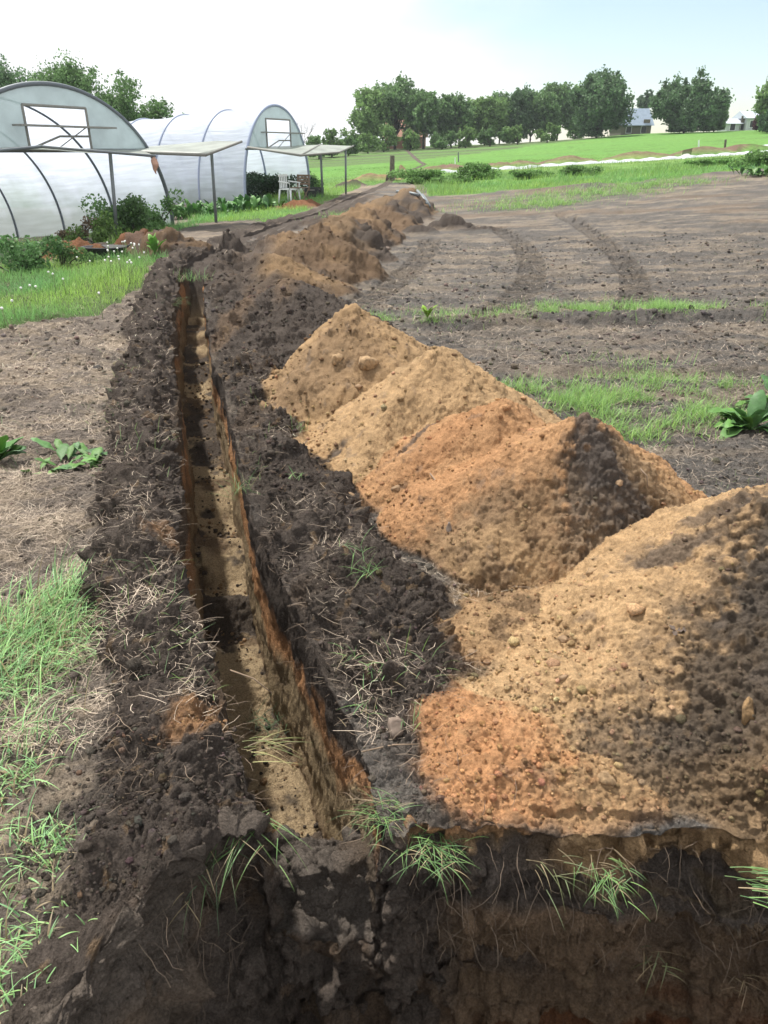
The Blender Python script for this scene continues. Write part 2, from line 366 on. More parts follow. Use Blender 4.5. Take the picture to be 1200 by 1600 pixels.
def put(mask, c):
    m = np.clip(mask, 0, 1)[..., None].astype(np.float32); col[:] = col*(1-m)+np.asarray(c, np.float32)*m
# left side: dry residue over dark soil
left = (x < xc(np.clip(y, 0, 60)))
warp = warp+(.16*(clods(x, y, z, .06, 95, .8)-.3)+.08*(clods(x, y, z, .024, 96, .8)-.3))*(y < 8.5)
stn = .45*f2(x, y*2.2, .5, 3, 101)+.75*f2(x, y*2.0, .11, 3, 104)*(1-.6*sstep(5,9,y))
put(left*1., SOIL*1.5); put(left*sstep(-.35, .6, stn)*.8, STRAW*.95)
put(left*(y < 1.9)*sstep(-.1,.4,f2(x,y,.4,3,103)), SOIL*.9)
put((~left)*sstep(-.3, .6, f2(x*.6, y*2.5, .5, 5, 105))*.5*(y < 40), STRAW*1.0); put((~left)*sstep(.2,.6,f2(x*.7,y*2,.13,3,108))*.45*(y<14), SOIL*1.2)
put((~left)*(y < 9)*sstep(.0, .6, f2(x*.6, y*2.5, .7, 4, 106))*.7, SOIL*1.3)
put((~left)*(y>17)*(y<32)*sstep(.1, .6, f2(x*.5, y*1.5, 1.5, 4, 107))*.6, np.array([.20,.15,.11]))
# grass ground: polygons in plan
def poly(P): return np.array([Pz(*p)[:2] if len(p) == 2 else Py(*p)[:2] for p in P])
def inside(x, y, P):
    r = np.zeros(x.shape, bool); j = len(P)-1
    for i in range(len(P)):
        xi, yi = P[i]; xj, yj = P[j]
        c = ((yi > y) != (yj > y)) & (x < (xj-xi)*(y-yi)/(yj-yi+1e-12)+xi); r ^= c; j = i
    return r
GP_left = poly([(-150,530),(0,520),(80,500),(150,490),(205,470),(232,430),(245,400),(235,385),(110,400),(0,405),(-150,405)])
GP_leftfar = poly([(-150,405),(0,405),(0,392),(250,372),(300,352),(395,345),(420,350),(470,335),(540,318),(590,305),(640,292,36),(640,270,45),(480,270,45),(380,325,27),(270,352,20.4),(-150,352,20)])
def field_edge(x): return 27.6+.10*x+.8*np.sin(x*.5)
def grassmask(x, y):
    wx = x+.25*n2(x, y, .9, 111)+.1*n2(x, y, .3, 112); wy = y+.25*n2(x, y, .9, 113)+.1*n2(x, y, .3, 114)
    g = inside(wx, wy, GP_left)*1.
    g = np.maximum(g, inside(wx, wy, GP_leftfar)*.95)
    fe = field_edge(x)
    g = np.maximum(g, ((wy+.5*n2(x,y,2.5,118)) > fe)*(x > 1.6-.0*y)*1.)
    g = np.maximum(g, (wy > 34)*1.)
    return g
GM = grassmask(x, y)*(np.arange(nrows)[:,None] >= r_g)
# sparse weedy patches: centre x,y, rx,ry, density
def blob(u, v, rx, ry, d, cut=0): p = Pz(u, v); return (p[0], p[1], rx, ry, d)
PATCH = [blob(640,500,.45,.35,1.0),blob(760,497,.55,.3,.25),blob(880,488,.85,.30,1.9),blob(1030,485,.45,.35,1.5),blob(1120,490,.8,.3,.35),
         blob(850,622,.55,.30,.8),blob(930,640,.5,.3,.75),blob(1000,610,.5,.6,.7),blob(1080,650,.4,.3,.6),blob(1000,680,.35,.2,.45),blob(1120,610,.3,.3,.5),
         blob(900,330,2.6,1.3,.7),blob(1010,325,1.8,1.0,.6),blob(830,338,1.4,1.0,.6),blob(560,345,.8,.9,.3),blob(620,340,.9,1.2,.4),blob(1140,300,2.2,1.5,.3),blob(730,300,1.5,2.0,.3)]
PM = np.zeros(x.shape)
for (a, b, rx, ry, d) in PATCH:
    m = (np.abs(x-a) < 2*rx) & (np.abs(y-b) < 2*ry)
    q = d*np.exp(-((x[m]-a)/rx)**2-((y[m]-b)/ry)**2)*(.7+.6*n2(x[m]+0, y[m]+0, .3, 121)); PM[m] = np.maximum(PM[m], q)
PM *= (HH < .06)
gvar = f2(x, y, 3.0, 4, 131)
gcol = GRS*(1+.25*gvar[...,None])+np.array([.03,.015,.0])*np.clip(f2(x, y, 9, 3, 135), -1, 1)[...,None]
m_ = np.clip(GM*(1-sstep(.03,.08,HH))*(1-np.clip(LB+RB,0,.1)*10), 0, 1)[...,None]
near_g = (1-sstep(9, 22, y))[...,None]
col = (col*(1-m_)+(gcol*(1-near_g)+(gcol*.45+SOIL*.35)*near_g)*m_).astype(np.float32)
put(PM*.55*(y > 10), GRS*.8)
# bright even crop far off, darker strip before the trees
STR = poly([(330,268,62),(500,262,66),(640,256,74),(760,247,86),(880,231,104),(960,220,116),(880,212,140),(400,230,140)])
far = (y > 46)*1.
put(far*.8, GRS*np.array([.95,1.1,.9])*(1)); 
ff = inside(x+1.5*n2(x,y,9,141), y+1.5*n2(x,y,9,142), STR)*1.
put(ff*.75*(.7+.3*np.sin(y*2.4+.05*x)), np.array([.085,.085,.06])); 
put((y > 46)*sstep(.35,.8,f2(x,y,2.2,4,145))*.35, np.array([.07,.10,.035]))
# beds in front of the near polytunnel
bed = (y > 15.2)*(y < 19.5)*(x < -5.9)*(x > -13)*1.; put(bed*.9, SOIL*1.5)
# path between tunnels and the trench
pth = inside(x+.15*n2(x,y,.8,147), y+.15*n2(x,y,.8,148), poly([(250,368),(400,352),(560,340),(545,326),(400,345),(280,350)]))*1.; put(pth*.7*sstep(-.3,.2,n2(x,y,.6,149)), FIELD*.8)
# banks of dug soil
bm = sstep(.02, .07, np.maximum(LB, RB)+.03*warp); put(bm, DARK*1.25)
put(bm*sstep(.2, .8, f2(x, y*1.5, .35, 4, 151))*.30, BRN*.8)
put(bm*sstep(.15,.6,f2(x, y, .12, 3, 153))*.35, GREY*.7)
# orange patches on the left bank
for (u, v, zz, r) in [(250,855,.2,.05),(300,1080,.22,.06),(330,1075,.2,.06),(285,1110,.2,.05),(270,880,.15,.04)]:
    p = Pz(u, v, zz); put(sstep(1.5,.1,np.hypot(x-p[0], (y-p[1])*.8)/r+warp*5)*(LB > .02)*.6, ORNG*.5+SAND*.2)
hw_ = ell0 = 1-sstep(.6, 1.25, np.sqrt(((x-.62)/.36)**2+((y-2.42)/.40)**2)+warp*1.2)
put(hw_*.95, SAND*.72); put(hw_*sstep(.1,.6,f2(x,y,.15,3,163))*.6, BRN)
# heaps
kinds = {i: h['kind'] for i, h in enumerate(HEAPS)}
fl = f2(x, y, .16, 3, 161)
def paint(i, c, amt=1.):
    put((IDX == i)*amt, c)
def ell(cx, cy, rx, ry, soft=.35, a=0.):
    dx = x-cx; dy = y-cy; ca, sa = math.cos(a), math.sin(a)
    d = np.sqrt(((dx*ca+dy*sa)/rx)**2+((-dx*sa+dy*ca)/ry)**2)+warp*2.0
    return 1-sstep(1-soft, 1+soft, d)
for i, h in enumerate(HEAPS):
    kd = h['kind']; M = (IDX == i)*sstep(.03, .075, HH+.05*warp)
    if not M.any(): continue
    if kd == 'near':
        put(M, SAND*1.05); put(M*ell(1.20,1.72,.55,.40,.40,.45)*.9, GREY*.85); put(M*ell(1.75,1.95,.55,.52,.35)*.88, GREY*.95); put(M*ell(.78,1.62,.25,.14,.6)*.5, GREY); put(M*sstep(.1,.7,f2(x,y,.2,3,164))*ell(1.2,2.1,.7,.5,.5)*.45, GREY)
        put(M*ell(1.1,1.5,.8,.11,.6)*.5, SAND*.6); put(M*ell(1.25,2.5,.12,.06)*.7, DARK*1.5); put(M*ell(1.05,2.38,.14,.06)*.8, DARK*1.5)
    elif kd == 'lip':
        put(M, ORNG*1.0); put(M*ell(.8,1.5,.35,.2,.5)*.9, SAND*.82); put(M*ell(.62,1.95,.3,.3,.5)*.8, SAND); put(M*ell(.75,1.40,.6,.05,.5)*.6, SAND*.6)
    elif kd in ('m3',):
        put(M, ORNG*.55+SAND*.38); put(M*ell(.2,3.3,.45,.35,.5)*.6, ORNG*.85); put(M*ell(.5,2.8,.45,.22,.4)*.75, BRN*1.1)
        put(M*ell(1.0,2.93,.22,.27,.25,.1), DARK*1.35); put(M*ell(1.22,2.86,.26,.19,.3), DARK*1.3); put(M*ell(.88,2.76,.13,.2,.4)*.8, DARK*1.6); put(M*ell(.52,2.40,.5,.48,.6)*.9, SAND*.78); put(M*ell(.52,2.45,.55,.5,.6)*sstep(.2,.7,f2(x,y,.15,3,163))*.6, BRN); put(M*ell(.90,3.14,.07,.13,.3)*.85, DARK*1.6)
        put(M*ell(1.35,3.1,.3,.13,.4)*.6, SAND*.9)
    elif kd == 'm3b': put(M, ORNG*.6+SAND*.3); put(M*ell(.35,3.65,.3,.08,.4,.5)*.7, ORNG*.8); put(M*ell(.28,3.85,.25,.03,.5,.6)*.8, DARK*1.5)
    elif kd == 'm2': put(M, SAND*.93); put(M*sstep(.0,.7,f2(x,y*.5,.3,3,165))*.25, TAN*.85); put(M*ell(-.35,3.9,.16,.05,.3,.6)*.9, DARK*1.4)
    elif kd == 'm1': put(M, SAND*.76); put(M*ell(-.55,5.0,.45,.28,.5)*.5, BRN*1.1)
    elif kd == 'm0':
        put(M, DARK*1.25); put(M*ell(-.98,7.95,.14,.6,.5)*.7, BRN*1.4); put(M*ell(-1.4,7.2,.12,.7,.5,-.3)*.5, BRN*1.4); put(M*ell(-.7,8.7,.45,.5,.4)*.8, SAND*.7)
    elif kd == 'c1': put(M, BRN*.9); put(M*sstep(0,.5,f2(x,y,.5,4,166))*.6, DARK*1.6); put(M*ell(-1.30,9.85,.5,.4,.5)*.75, SAND*.62); put(M*ell(-1.9,9.8,.4,.9,.4)*.9, DARK*1.4); put(M*ell(-.9,10.1,.5,.28,.4)*.6, SAND*.6)
    elif kd == 'c2': put(M, BRN*1.1); put(M*sstep(0,.5,f2(x,y,.5,4,172))*.6, DARK*1.6); put(M*ell(-1.0,12.4,.7,.35,.4)*.7, SAND*.62); put(M*ell(-2.2,12.6,.35,1,.4)*.7, DARK*1.6)
    elif kd.startswith('far'):
        put(M, BRN*1.0); put(M*sstep(-.05,.2,f2((x*.55+y*.83), x*.4, .9, 4, 167))*.95, DARK*1.2); put(M*sstep(.3,.8,f2((x*.55+y*.83), x*.4, .7, 4, 168))*.6, SAND*.55); put(M*sstep(.55*h['h'],.85*h['h'],HH+.5*h['h']*n2(x,y,.5,208))*.5, SAND*.62); put(M*sstep(.1,.35,n2((x*.55+y*.83), x*.3, .55, 209))*.8, DARK*1.15)
    elif kd == 'root': put(M, BRN*.9); put(M*sstep(0,.4,f2(x,y,.25,4,173))*.8, DARK*1.2)
    elif kd in ('rust', 'rustl', 'rustc'): put(M, RUST); put(M*sstep(0,.5,f2(x,y,.4,3,169))*.6, DARK*1.8)
    elif kd in ('dark', 'dark2', 'black'): put(M, DARK*1.1); 
    elif kd in ('tan', 'tan2'): put(M, BRN*1.3); put(M*sstep(0,.5,f2(x,y,.6,3,170))*.5, SAND*.6)
    elif kd == 'strip': put(M, np.array([.18,.12,.09])); put(M*sstep(.2,.5,f2(x,y,1.2,3,171))*.8, GRS*.7)
    elif kd == 'gravel': put(M, np.array([.5,.48,.46]))
# grain of the soil itself
col *= (1+.20*n2(x, y+z, .030, 211)*(1-sstep(5,9,y))+.16*n2(x, y+z, .012, 212)*(1-sstep(2.5,5,y))+.18*n2(x, y+z, .10, 213)*(1-sstep(12,25,y))*sstep(3,6,y)+.12*n2(x, y, .3, 214)*sstep(8,14,y)*(y < 34))[...,None].astype(np.float32)
# crumbs of soil on sand and of sand on soil
heapm = sstep(.05,.12,HH)
put(heapm*sstep(.62,.9,f2(x,y,.07,3,175))*.35*(y<7), DARK*2.2)
put((np.clip(bm,0,1))*sstep(.75,1.0,f2(x,y,.05,2,177))*.4*(y<7), SAND*.6)
# tyre tracks, soil tone slightly darker inside them
put((DT < .22)*.25, SOIL*1.0)
# trench: strata on its walls, floor with crumbs
zz = z-land(np.clip(x,-3,3), y)*(y > 7) + .03*n2(x, y, .3, 181)+.02*n2(x*1.0, y, .07, 182)
rel = np.clip((np.concatenate([np.zeros(nl), tw, np.ones(nf), 1-tw, np.zeros(nr)]))[None,:]+0*x, 0, 1)
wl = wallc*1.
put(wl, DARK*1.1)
o0 = sstep(.22, .32, rel+.10*n2(y*2, rel, .12, 183)+.1*n2(y, rel*0, .5, 184)); put(wl*o0, ORNG*.98)
o1 = sstep(.45, .60, rel+.12*n2(y, rel, .35, 185)+.05*n2(y,z,.05,188)); put(wl*o1, TAN*1.15)
put(wl*sstep(.2,.7,n2(y*.5, z*2, .10, 186))*.35*o0, BRN*1.0)
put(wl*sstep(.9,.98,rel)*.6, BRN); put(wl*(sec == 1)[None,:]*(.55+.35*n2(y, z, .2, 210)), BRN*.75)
flr = ((sec == 2)[None,:] & (np.arange(nrows)[:,None] >= r_g))*1.
put(flr, TAN*1.2); put(flr*sstep(-.05,.5,f2(x,y,.3,4,187)+.35*sstep(2.2,1.7,y)+.5*sstep(3.3,4.2,y)*n2(x*.4,y,.5,205)+.25*sstep(3.2,4.5,y))*.9, BRN*.8)
put(flr*sstep(.25,.55,f2(x,y,.22,4,188)+.5*np.exp(-((y-3.62)/.16)**2)+.25*np.exp(-((y-3.2)/.1)**2)+.3*sstep(2.95,2.8,y)*sstep(2.6,2.75,y)+.75*sstep(0,.6,n2(x*.4,y,.42,191))*sstep(3.6,4.6,y))*.9, DARK*1.1)
put(flr*sstep(2.35,1.9,y)*sstep(-.5,.2,f2(x,y,.12,3,190))*.85, BRN*1.0); put((sec > 0)[None,:]*(~inpit)*sstep(11.6,12.4,y)*1., DARK*1.3)
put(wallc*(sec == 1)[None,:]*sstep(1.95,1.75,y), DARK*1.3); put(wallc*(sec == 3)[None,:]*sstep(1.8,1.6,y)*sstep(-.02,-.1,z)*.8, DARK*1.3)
mouth = ((lump(x, y) > z-.02) | (sec == 2)[None,:])*(y < 1.93)*(~inpit)*(sec > 0)[None,:]*(z < -.05)*(depth(x) > .3)
put(mouth*1., SOIL*1.15); put(mouth*sstep(.0,.6,f2(x,y,.2,4,189))*.6, BRN*.7)
# pit walls
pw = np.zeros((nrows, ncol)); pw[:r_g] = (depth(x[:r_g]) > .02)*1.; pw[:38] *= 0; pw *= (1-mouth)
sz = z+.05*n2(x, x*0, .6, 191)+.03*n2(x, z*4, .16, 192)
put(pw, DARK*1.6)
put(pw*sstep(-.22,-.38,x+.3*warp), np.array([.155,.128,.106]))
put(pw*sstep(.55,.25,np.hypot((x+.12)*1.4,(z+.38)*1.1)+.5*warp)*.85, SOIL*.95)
tz = z+.07*x*(x > 0)+.03*n2(x, x*0, .35, 198)
put(pw*(x > 0)*sstep(-.27,-.31,tz)*sstep(-.50,-.44,tz)*sstep(-.4,.3,vnoise(x*.2,y*0,tz,.08,189))*.9, BRN*1.45); put(pw*(x > 0)*sstep(-.62,-.67,tz)*.9, BRN*1.6); put(pw*(x > .02)*np.exp(-((tz+.245+.012*n2(x,x*0,.1,202))/.010)**2)*sstep(-.2,.3,n2(x,x*0,.3,203))*.8, TAN*.6); put(pw*(x > -.3)*np.exp(-((tz+.60+.015*n2(x,x*0,.12,204))/.013)**2)*.7, TAN*.6); put(pw*(z < -.12)*sstep(.25,.6,vnoise(x*.12,y*0,tz,.030,199))*.6, BRN*.9); put(pw*(z < -.2)*sstep(.45,.8,vnoise(x*.15,y*0,tz,.016,200))*.6, TAN*.45)
put(pw*sstep(-.30,-.36,sz)*sstep(-.55,-.48,sz)*sstep(.0,.5,vnoise(x*.4,y,z*2.2,.16,193)+.25)*.8, BRN*.8)
put(pw*sstep(-.50,-.60,sz)*.85, BRN*.95); put(pw*sstep(-.68,-.74,sz)*sstep(-.1,.4,vnoise(x*.3,y,z*3,.2,194)), RUST*.8)
put(pw*(x < -.30)*sstep(-.02,-.2,sz)*sstep(-.5,.3,vnoise(x,y,z,.12,195))*.9, np.array([.21,.16,.12]))
put(pw*(x < -.4)*sstep(.1,.6,vnoise(x,y,z,.05,196))*.6, GREY*.9); put(pw*sstep(.25,-.1,np.hypot((x+.42)*1.2,(z+.4))+.05*warp-.1)*.6*(z>-.75), DARK*1.0)  # grey crumbs, then the shadow beneath the left bank painted into the wall colour
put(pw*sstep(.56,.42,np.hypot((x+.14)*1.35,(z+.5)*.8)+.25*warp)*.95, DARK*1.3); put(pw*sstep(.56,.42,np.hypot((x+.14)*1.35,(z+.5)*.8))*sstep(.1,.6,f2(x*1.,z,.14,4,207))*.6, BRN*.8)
topz = np.concatenate([np.zeros((r_wall, ncol)), np.repeat(z0, 210, 0), np.zeros((nrows-r_g, ncol))])
put(pw*(x > .04)*sstep(-.035,.02,z+.03*warp)*(topz > .05), SAND*.62); put(pw*sstep(.02,.08,x)*sstep(.55,.35,x+.3*warp)*sstep(.0,.07,z+.06*warp)*.8, ORNG*.75)
put(pw*sstep(.3,.5,x)*sstep(.1,.5,n2(x,x*0,.4,197)+.35)*sstep(-.22,-.08,z+.14*warp), SAND*.72)

# ------------------------------------------------------------------ relief: clods, crumbs, roots
nearf = 1-sstep(12, 30, y)
sandy = sstep(.2, .34, col[...,0])*(HH > .03)
am = np.ones(x.shape); am = am*(1-.80*sandy)
am = np.where(wallc, .28, am); am = np.where(flr > 0, .6, am)
am = am*(.55+.45*np.clip(bm+heapm+mouth+pw, 0, 1)*(1-wallc*.0)); am = np.where(wallc, .22, am)
am = np.where((GM > .5) & (y > 9), .5, am)
patchy = .55+.75*np.clip(.5+.9*n2(x, y, .28, 201), 0, 1)
bankm = np.clip(bm+mouth+.7*pw, 0, 1)*(1-wallc)
big = np.clip(mouth+pw, 0, 1)
disp = .030*am*patchy*(clods(x, y, z, .075, 1, .55)-.25)*nearf
disp += .019*am*patchy*(clods(x, y, z, .034, 2, .62)-.25)*(1-sstep(6, 12, y))
disp += .0095*(.45+.55*am)*(clods(x, y, z, .016, 3, .7)-.25)*(1-sstep(4, 8, y))
disp += .050*am*bankm*vnoise(x, y, z, .16, 5)*(1-sstep(20,40,y)) + .030*am*bankm*vnoise(x, y, z, .07, 6)
big = big*(1-.7*sstep(.10,.28,x)*(z < -.1)*inpit)
disp += big*(.060*(clods(x, y, z, .24, 21, .7)-.3)+.040*(clods(x, y, z, .12, 22, .7)-.3)*(1-.4*(x > .1)))*(1-wallc)
lipm = (np.abs(y-1.40) < .09)*(x > .02)*(depth(x) > .5)*(z > -.12)
disp += (big*(1-wallc)+.8*lipm).clip(0,1)*(.028*(clods(x, y, z, .055, 23, .7)-.3)+.03*vnoise(x, y, z, .08, 24))
disp += .006*vnoise(x, y, z, .010, 7)*(1-sstep(2.5, 4, y))*(.5+.5*am)
disp += .006*vnoise(x, y, z, .020, 17)*(1-sstep(5, 8, y))*(.6+.4*am)
disp += .05*(1-sandy)*(clods(x, y, z, .22, 8, .45)-.2)*sstep(9, 14, y)*(1-sstep(32, 45, y))*np.clip(.45+heapm, 0, 1)*(1-(GM > .5)*.5)
disp += .022*(1-sandy)*(clods(x, y, z, .10, 18, .5)-.2)*sstep(5, 8, y)*(1-sstep(14, 22, y))*(1-(GM > .5)*.5)
disp += heapm*(.08*vnoise(x, y, z, .5, 9)+.07*vnoise(x, y, z, .22, 19)+.055*(clods(x, y, z, .34, 27, .7)-.3)+.03*(clods(x, y, z, .14, 28, .6)-.3))*sstep(8, 11, y)*(y < 40)
disp += .014*sandy*vnoise(x*2.2, y, z*.5, .11, 10)*(y < 9) + .016*sandy*vnoise(x, y, z, .26, 12)*(y < 9)
# small slides and runnels in the dry sand
disp += .007*sandy*(clods(x, y, z, .022, 25, .35)*1.3)*(y < 7)+.004*sandy*vnoise(x, y, z, .013, 26)*(y < 6)
# upright scoring on trench walls by the bucket
disp = np.where(wallc, disp+.004*n2(y*1.0, z*.35, .05, 15)+.012*vnoise(x, y*.5, z, .10, 29)+.012*n2(y, z*.6, .22, 16)*(1-sstep(14,25,y)), disp)
disp = np.where((y > 45), 0, disp); disp[:38] = 0
disp[-4:] = 0
PX = x+nx*disp; PYY = y+ny*disp; PZ = z+nz*disp
del disp

XG = X; YM = YY.mean(1)
def cell(px, py):
    px = np.atleast_1d(px).astype(float); py = np.atleast_1d(py).astype(float)
    r = np.clip(np.searchsorted(YM, py), 1, len(YM)-2)
    for _ in range(2):
        c = np.array([np.searchsorted(XG[a], b) for a, b in zip(r, px)]); c = np.clip(c, 1, ncol-2)
        r = np.clip(r+np.round((py-YY[r, c])/np.maximum(YY[r+1, c]-YY[r, c], 1e-4)).astype(int), 1, len(YM)-2)
    return r+r_g, c
def heightat(px, py):
    r, c = cell(px, py); return PZ[r, c]
def colat(px, py):
    r, c = cell(px, py); return col[r, c]
SOLIDX = None

# ------------------------------------------------------------------ materials
def mat(name):
    m = bpy.data.materials.new(name); m.use_nodes = True; return m, m.node_tree, m.node_tree.nodes['Principled BSDF']
def vmat(name, rough=.95, spec=.15, nscale=70., namt=.30, b1=(260., .35, .004), b2=None, trans=0., fine=None):
    m, t, p = mat(name); NN = t.nodes.new; L = t.links.new
    a = NN('ShaderNodeAttribute'); a.attribute_name = 'Col'
    g = NN('ShaderNodeNewGeometry')
    n1 = NN('ShaderNodeTexNoise'); n1.inputs['Scale'].default_value = nscale; n1.inputs['Detail'].default_value = 6; n1.inputs['Roughness'].default_value = .7
    L(g.outputs['Position'], n1.inputs['Vector'])
    r = NN('ShaderNodeMapRange'); r.inputs['From Min'].default_value = .3; r.inputs['From Max'].default_value = .7
    r.inputs['To Min'].default_value = 1-namt; r.inputs['To Max'].default_value = 1+namt
    L(n1.outputs['Fac'], r.inputs['Value'])
    mu = NN('ShaderNodeVectorMath'); mu.operation = 'SCALE'; L(a.outputs['Color'], mu.inputs[0]); L(r.outputs[0], mu.inputs['Scale'])
    L(mu.outputs[0], p.inputs['Base Color'])
    p.inputs['Roughness'].default_value = rough; p.inputs['Specular IOR Level'].default_value = spec
    if b1:
        n3 = NN('ShaderNodeTexNoise'); n3.inputs['Scale'].default_value = b1[0]; n3.inputs['Detail'].default_value = 5; n3.inputs['Roughness'].default_value = .75
        L(g.outputs['Position'], n3.inputs['Vector'])
        bp = NN('ShaderNodeBump'); bp.inputs['Strength'].default_value = b1[1]; bp.inputs['Distance'].default_value = b1[2]
        L(n3.outputs['Fac'], bp.inputs['Height'])
        last = bp
        if b2:
            n4 = NN('ShaderNodeTexNoise'); n4.inputs['Scale'].default_value = b2[0]; n4.inputs['Detail'].default_value = 8; n4.inputs['Roughness'].default_value = .7
            L(g.outputs['Position'], n4.inputs['Vector'])
            b_ = NN('ShaderNodeBump'); b_.inputs['Strength'].default_value = b2[1]; b_.inputs['Distance'].default_value = b2[2]
            L(n4.outputs['Fac'], b_.inputs['Height']); L(bp.outputs[0], b_.inputs['Normal']); last = b_
        L(last.outputs[0], p.inputs['Normal'])
    if trans:
        tr_ = NN('ShaderNodeBsdfTranslucent'); ms = NN('ShaderNodeMixShader'); ms.inputs[0].default_value = trans
        L(mu.outputs[0], tr_.inputs['Color']); o = t.nodes['Material Output']
        L(p.outputs[0], ms.inputs[1]); L(tr_.outputs[0], ms.inputs[2]); L(ms.outputs[0], o.inputs['Surface'])
    return m
M_soil = vmat('dug_soil', .95, .10, 130, .48, (190., 1.0, .016), (55., .9, .035))
M_sand = vmat('moist_sand', .92, .12, 150, .26, (280., 1.0, .010), (80., .8, .018))
M_field = vmat('grass_land', .95, .1, 3.0, .35, (12., .6, .10))
M_grass = vmat('grass_blades', .5, .35, 30, .15, None, None, .38)
M_straw = vmat('dry_straw', .8, .2, 60, .2, None)
M_leaf = vmat('broad_leaves', .45, .4, 40, .18, (60., .4, .01), None, .3)
M_tree = vmat('tree_leaves', .6, .25, 1.5, .3, None, None, .35)
def pmat(name, c, rough=.6, metal=0., n=.12, scale=30., bump=.1, spec=.4):
    m, t, p = mat(name); NN = t.nodes.new; L = t.links.new
    tc = NN('ShaderNodeTexCoord'); nn = NN('ShaderNodeTexNoise'); nn.inputs['Scale'].default_value = scale; nn.inputs['Detail'].default_value = 6
    L(tc.outputs['Object'], nn.inputs['Vector'])
    r = NN('ShaderNodeValToRGB'); r.color_ramp.elements[0].position = .3; r.color_ramp.elements[1].position = .7
    r.color_ramp.elements[0].color = tuple(v*(1-n) for v in c)+(1,); r.color_ramp.elements[1].color = tuple(min(1, v*(1+n)) for v in c)+(1,)
    L(nn.outputs['Fac'], r.inputs[0]); L(r.outputs[0], p.inputs['Base Color'])
    p.inputs['Roughness'].default_value = rough; p.inputs['Metallic'].default_value = metal; p.inputs['Specular IOR Level'].default_value = spec
    b = NN('ShaderNodeBump'); b.inputs['Strength'].default_value = bump; b.inputs['Distance'].default_value = .01; L(nn.outputs['Fac'], b.inputs['Height']); L(b.outputs[0], p.inputs['Normal'])
    return m
M_galv = pmat('galvanised_pipe', (.16,.18,.19), .5, .3)
M_hoop = pmat('hoop_pipe', (.13,.15,.17), .55, .2)
M_frame = pmat('weathered_frame', (.22,.22,.20), .7)
M_wood = pmat('grey_wood', (.13,.11,.09), .85, n=.35, scale=12)
M_bark = pmat('bark', (.06,.05,.04), .9, n=.4, scale=6, bump=.5)
M_stone = pmat('stone', (.25,.165,.095), .85, n=.3, scale=25, bump=.4)
M_stoneg = pmat('grey_stone', (.19,.145,.115), .8, n=.25, scale=40, bump=.3)
M_white = pmat('white_plastic', (.78,.80,.82), .4)
M_fleece = pmat('row_fleece', (.42,.45,.48), .9, n=.12, scale=2.5, bump=.5)
M_black = pmat('black_rubber', (.03,.03,.035), .6)
M_brick = pmat('red_tile', (.30,.16,.11), .85, n=.3)
M_roofb = pmat('slate_roof', (.24,.30,.38), .5, n=.1, scale=3)
M_wall = pmat('barn_boards', (.13,.12,.10), .8, n=.3)
M_pale = pmat('pale_render', (.50,.52,.54), .8)
M_cloth = pmat('faded_cloth', (.45,.27,.20), .9)
M_seed = pmat('seed_down', (.80,.80,.78), .95, n=.05)
def film(name, c, tr=.10, rib=0):
    m, t, p = mat(name); NN = t.nodes.new; L = t.links.new; o = t.nodes['Material Output']
    tc = NN('ShaderNodeTexCoord'); mp = NN('ShaderNodeMapping'); mp.inputs['Scale'].default_value = (.9, 13, 1.0) if rib else (1, 1, 1)
    nn = NN('ShaderNodeTexNoise'); nn.inputs['Scale'].default_value = 2.0; nn.inputs['Detail'].default_value = 7
    L(tc.outputs['UV' if rib else 'Object'], mp.inputs[0]); L(mp.outputs[0], nn.inputs['Vector'])
    r = NN('ShaderNodeValToRGB'); r.color_ramp.elements[0].position = .32; r.color_ramp.elements[1].position = .62
    r.color_ramp.elements[0].color = tuple(v*.80 for v in c)+(1,); r.color_ramp.elements[1].color = tuple(c)+(1,)
    L(nn.outputs['Fac'], r.inputs[0])
    gg = NN('ShaderNodeNewGeometry'); sx = NN('ShaderNodeSeparateXYZ'); L(gg.outputs['Position'], sx.inputs[0]); n5 = NN('ShaderNodeTexNoise'); n5.inputs['Scale'].default_value = 1.3; n5.inputs['Detail'].default_value = 6; L(gg.outputs['Position'], n5.inputs['Vector'])
    ma = NN('ShaderNodeMath'); ma.operation = 'MULTIPLY_ADD'; ma.inputs[1].default_value = -1.6; L(n5.outputs['Fac'], ma.inputs[0]); L(sx.outputs['Z'], ma.inputs[2])
    mr5 = NN('ShaderNodeMapRange'); mr5.inputs['From Min'].default_value = -.7; mr5.inputs['From Max'].default_value = .3; mr5.inputs['To Min'].default_value = .55 if rib else .0; mr5.inputs['To Max'].default_value = 0; L(ma.outputs[0], mr5.inputs['Value'])
    mc = NN('ShaderNodeMix'); mc.data_type = 'RGBA'; L(mr5.outputs[0], mc.inputs['Factor']); L(r.outputs[0], mc.inputs['A']); mc.inputs['B'].default_value = (.22,.30,.20,1)
    class _O: outputs = [mc.outputs['Result']]
    r = _O; L(r.outputs[0], p.inputs['Base Color'])
    p.inputs['Roughness'].default_value = .38; p.inputs['Specular IOR Level'].default_value = .5
    b = NN('ShaderNodeBump'); b.inputs['Strength'].default_value = .35; b.inputs['Distance'].default_value = .06; L(nn.outputs['Fac'], b.inputs['Height']); L(b.outputs[0], p.inputs['Normal'])
    tl = NN('ShaderNodeBsdfTranslucent'); L(r.outputs[0], tl.inputs['Color']); tp = NN('ShaderNodeBsdfTransparent')
    m1 = NN('ShaderNodeMixShader'); m1.inputs[0].default_value = .55; m2 = NN('ShaderNodeMixShader'); m2.inputs[0].default_value = tr
    L(p.outputs[0], m1.inputs[1]); L(tl.outputs[0], m1.inputs[2]); L(m1.outputs[0], m2.inputs[1]); L(tp.outputs[0], m2.inputs[2]); L(m2.outputs[0], o.inputs['Surface'])
    return m
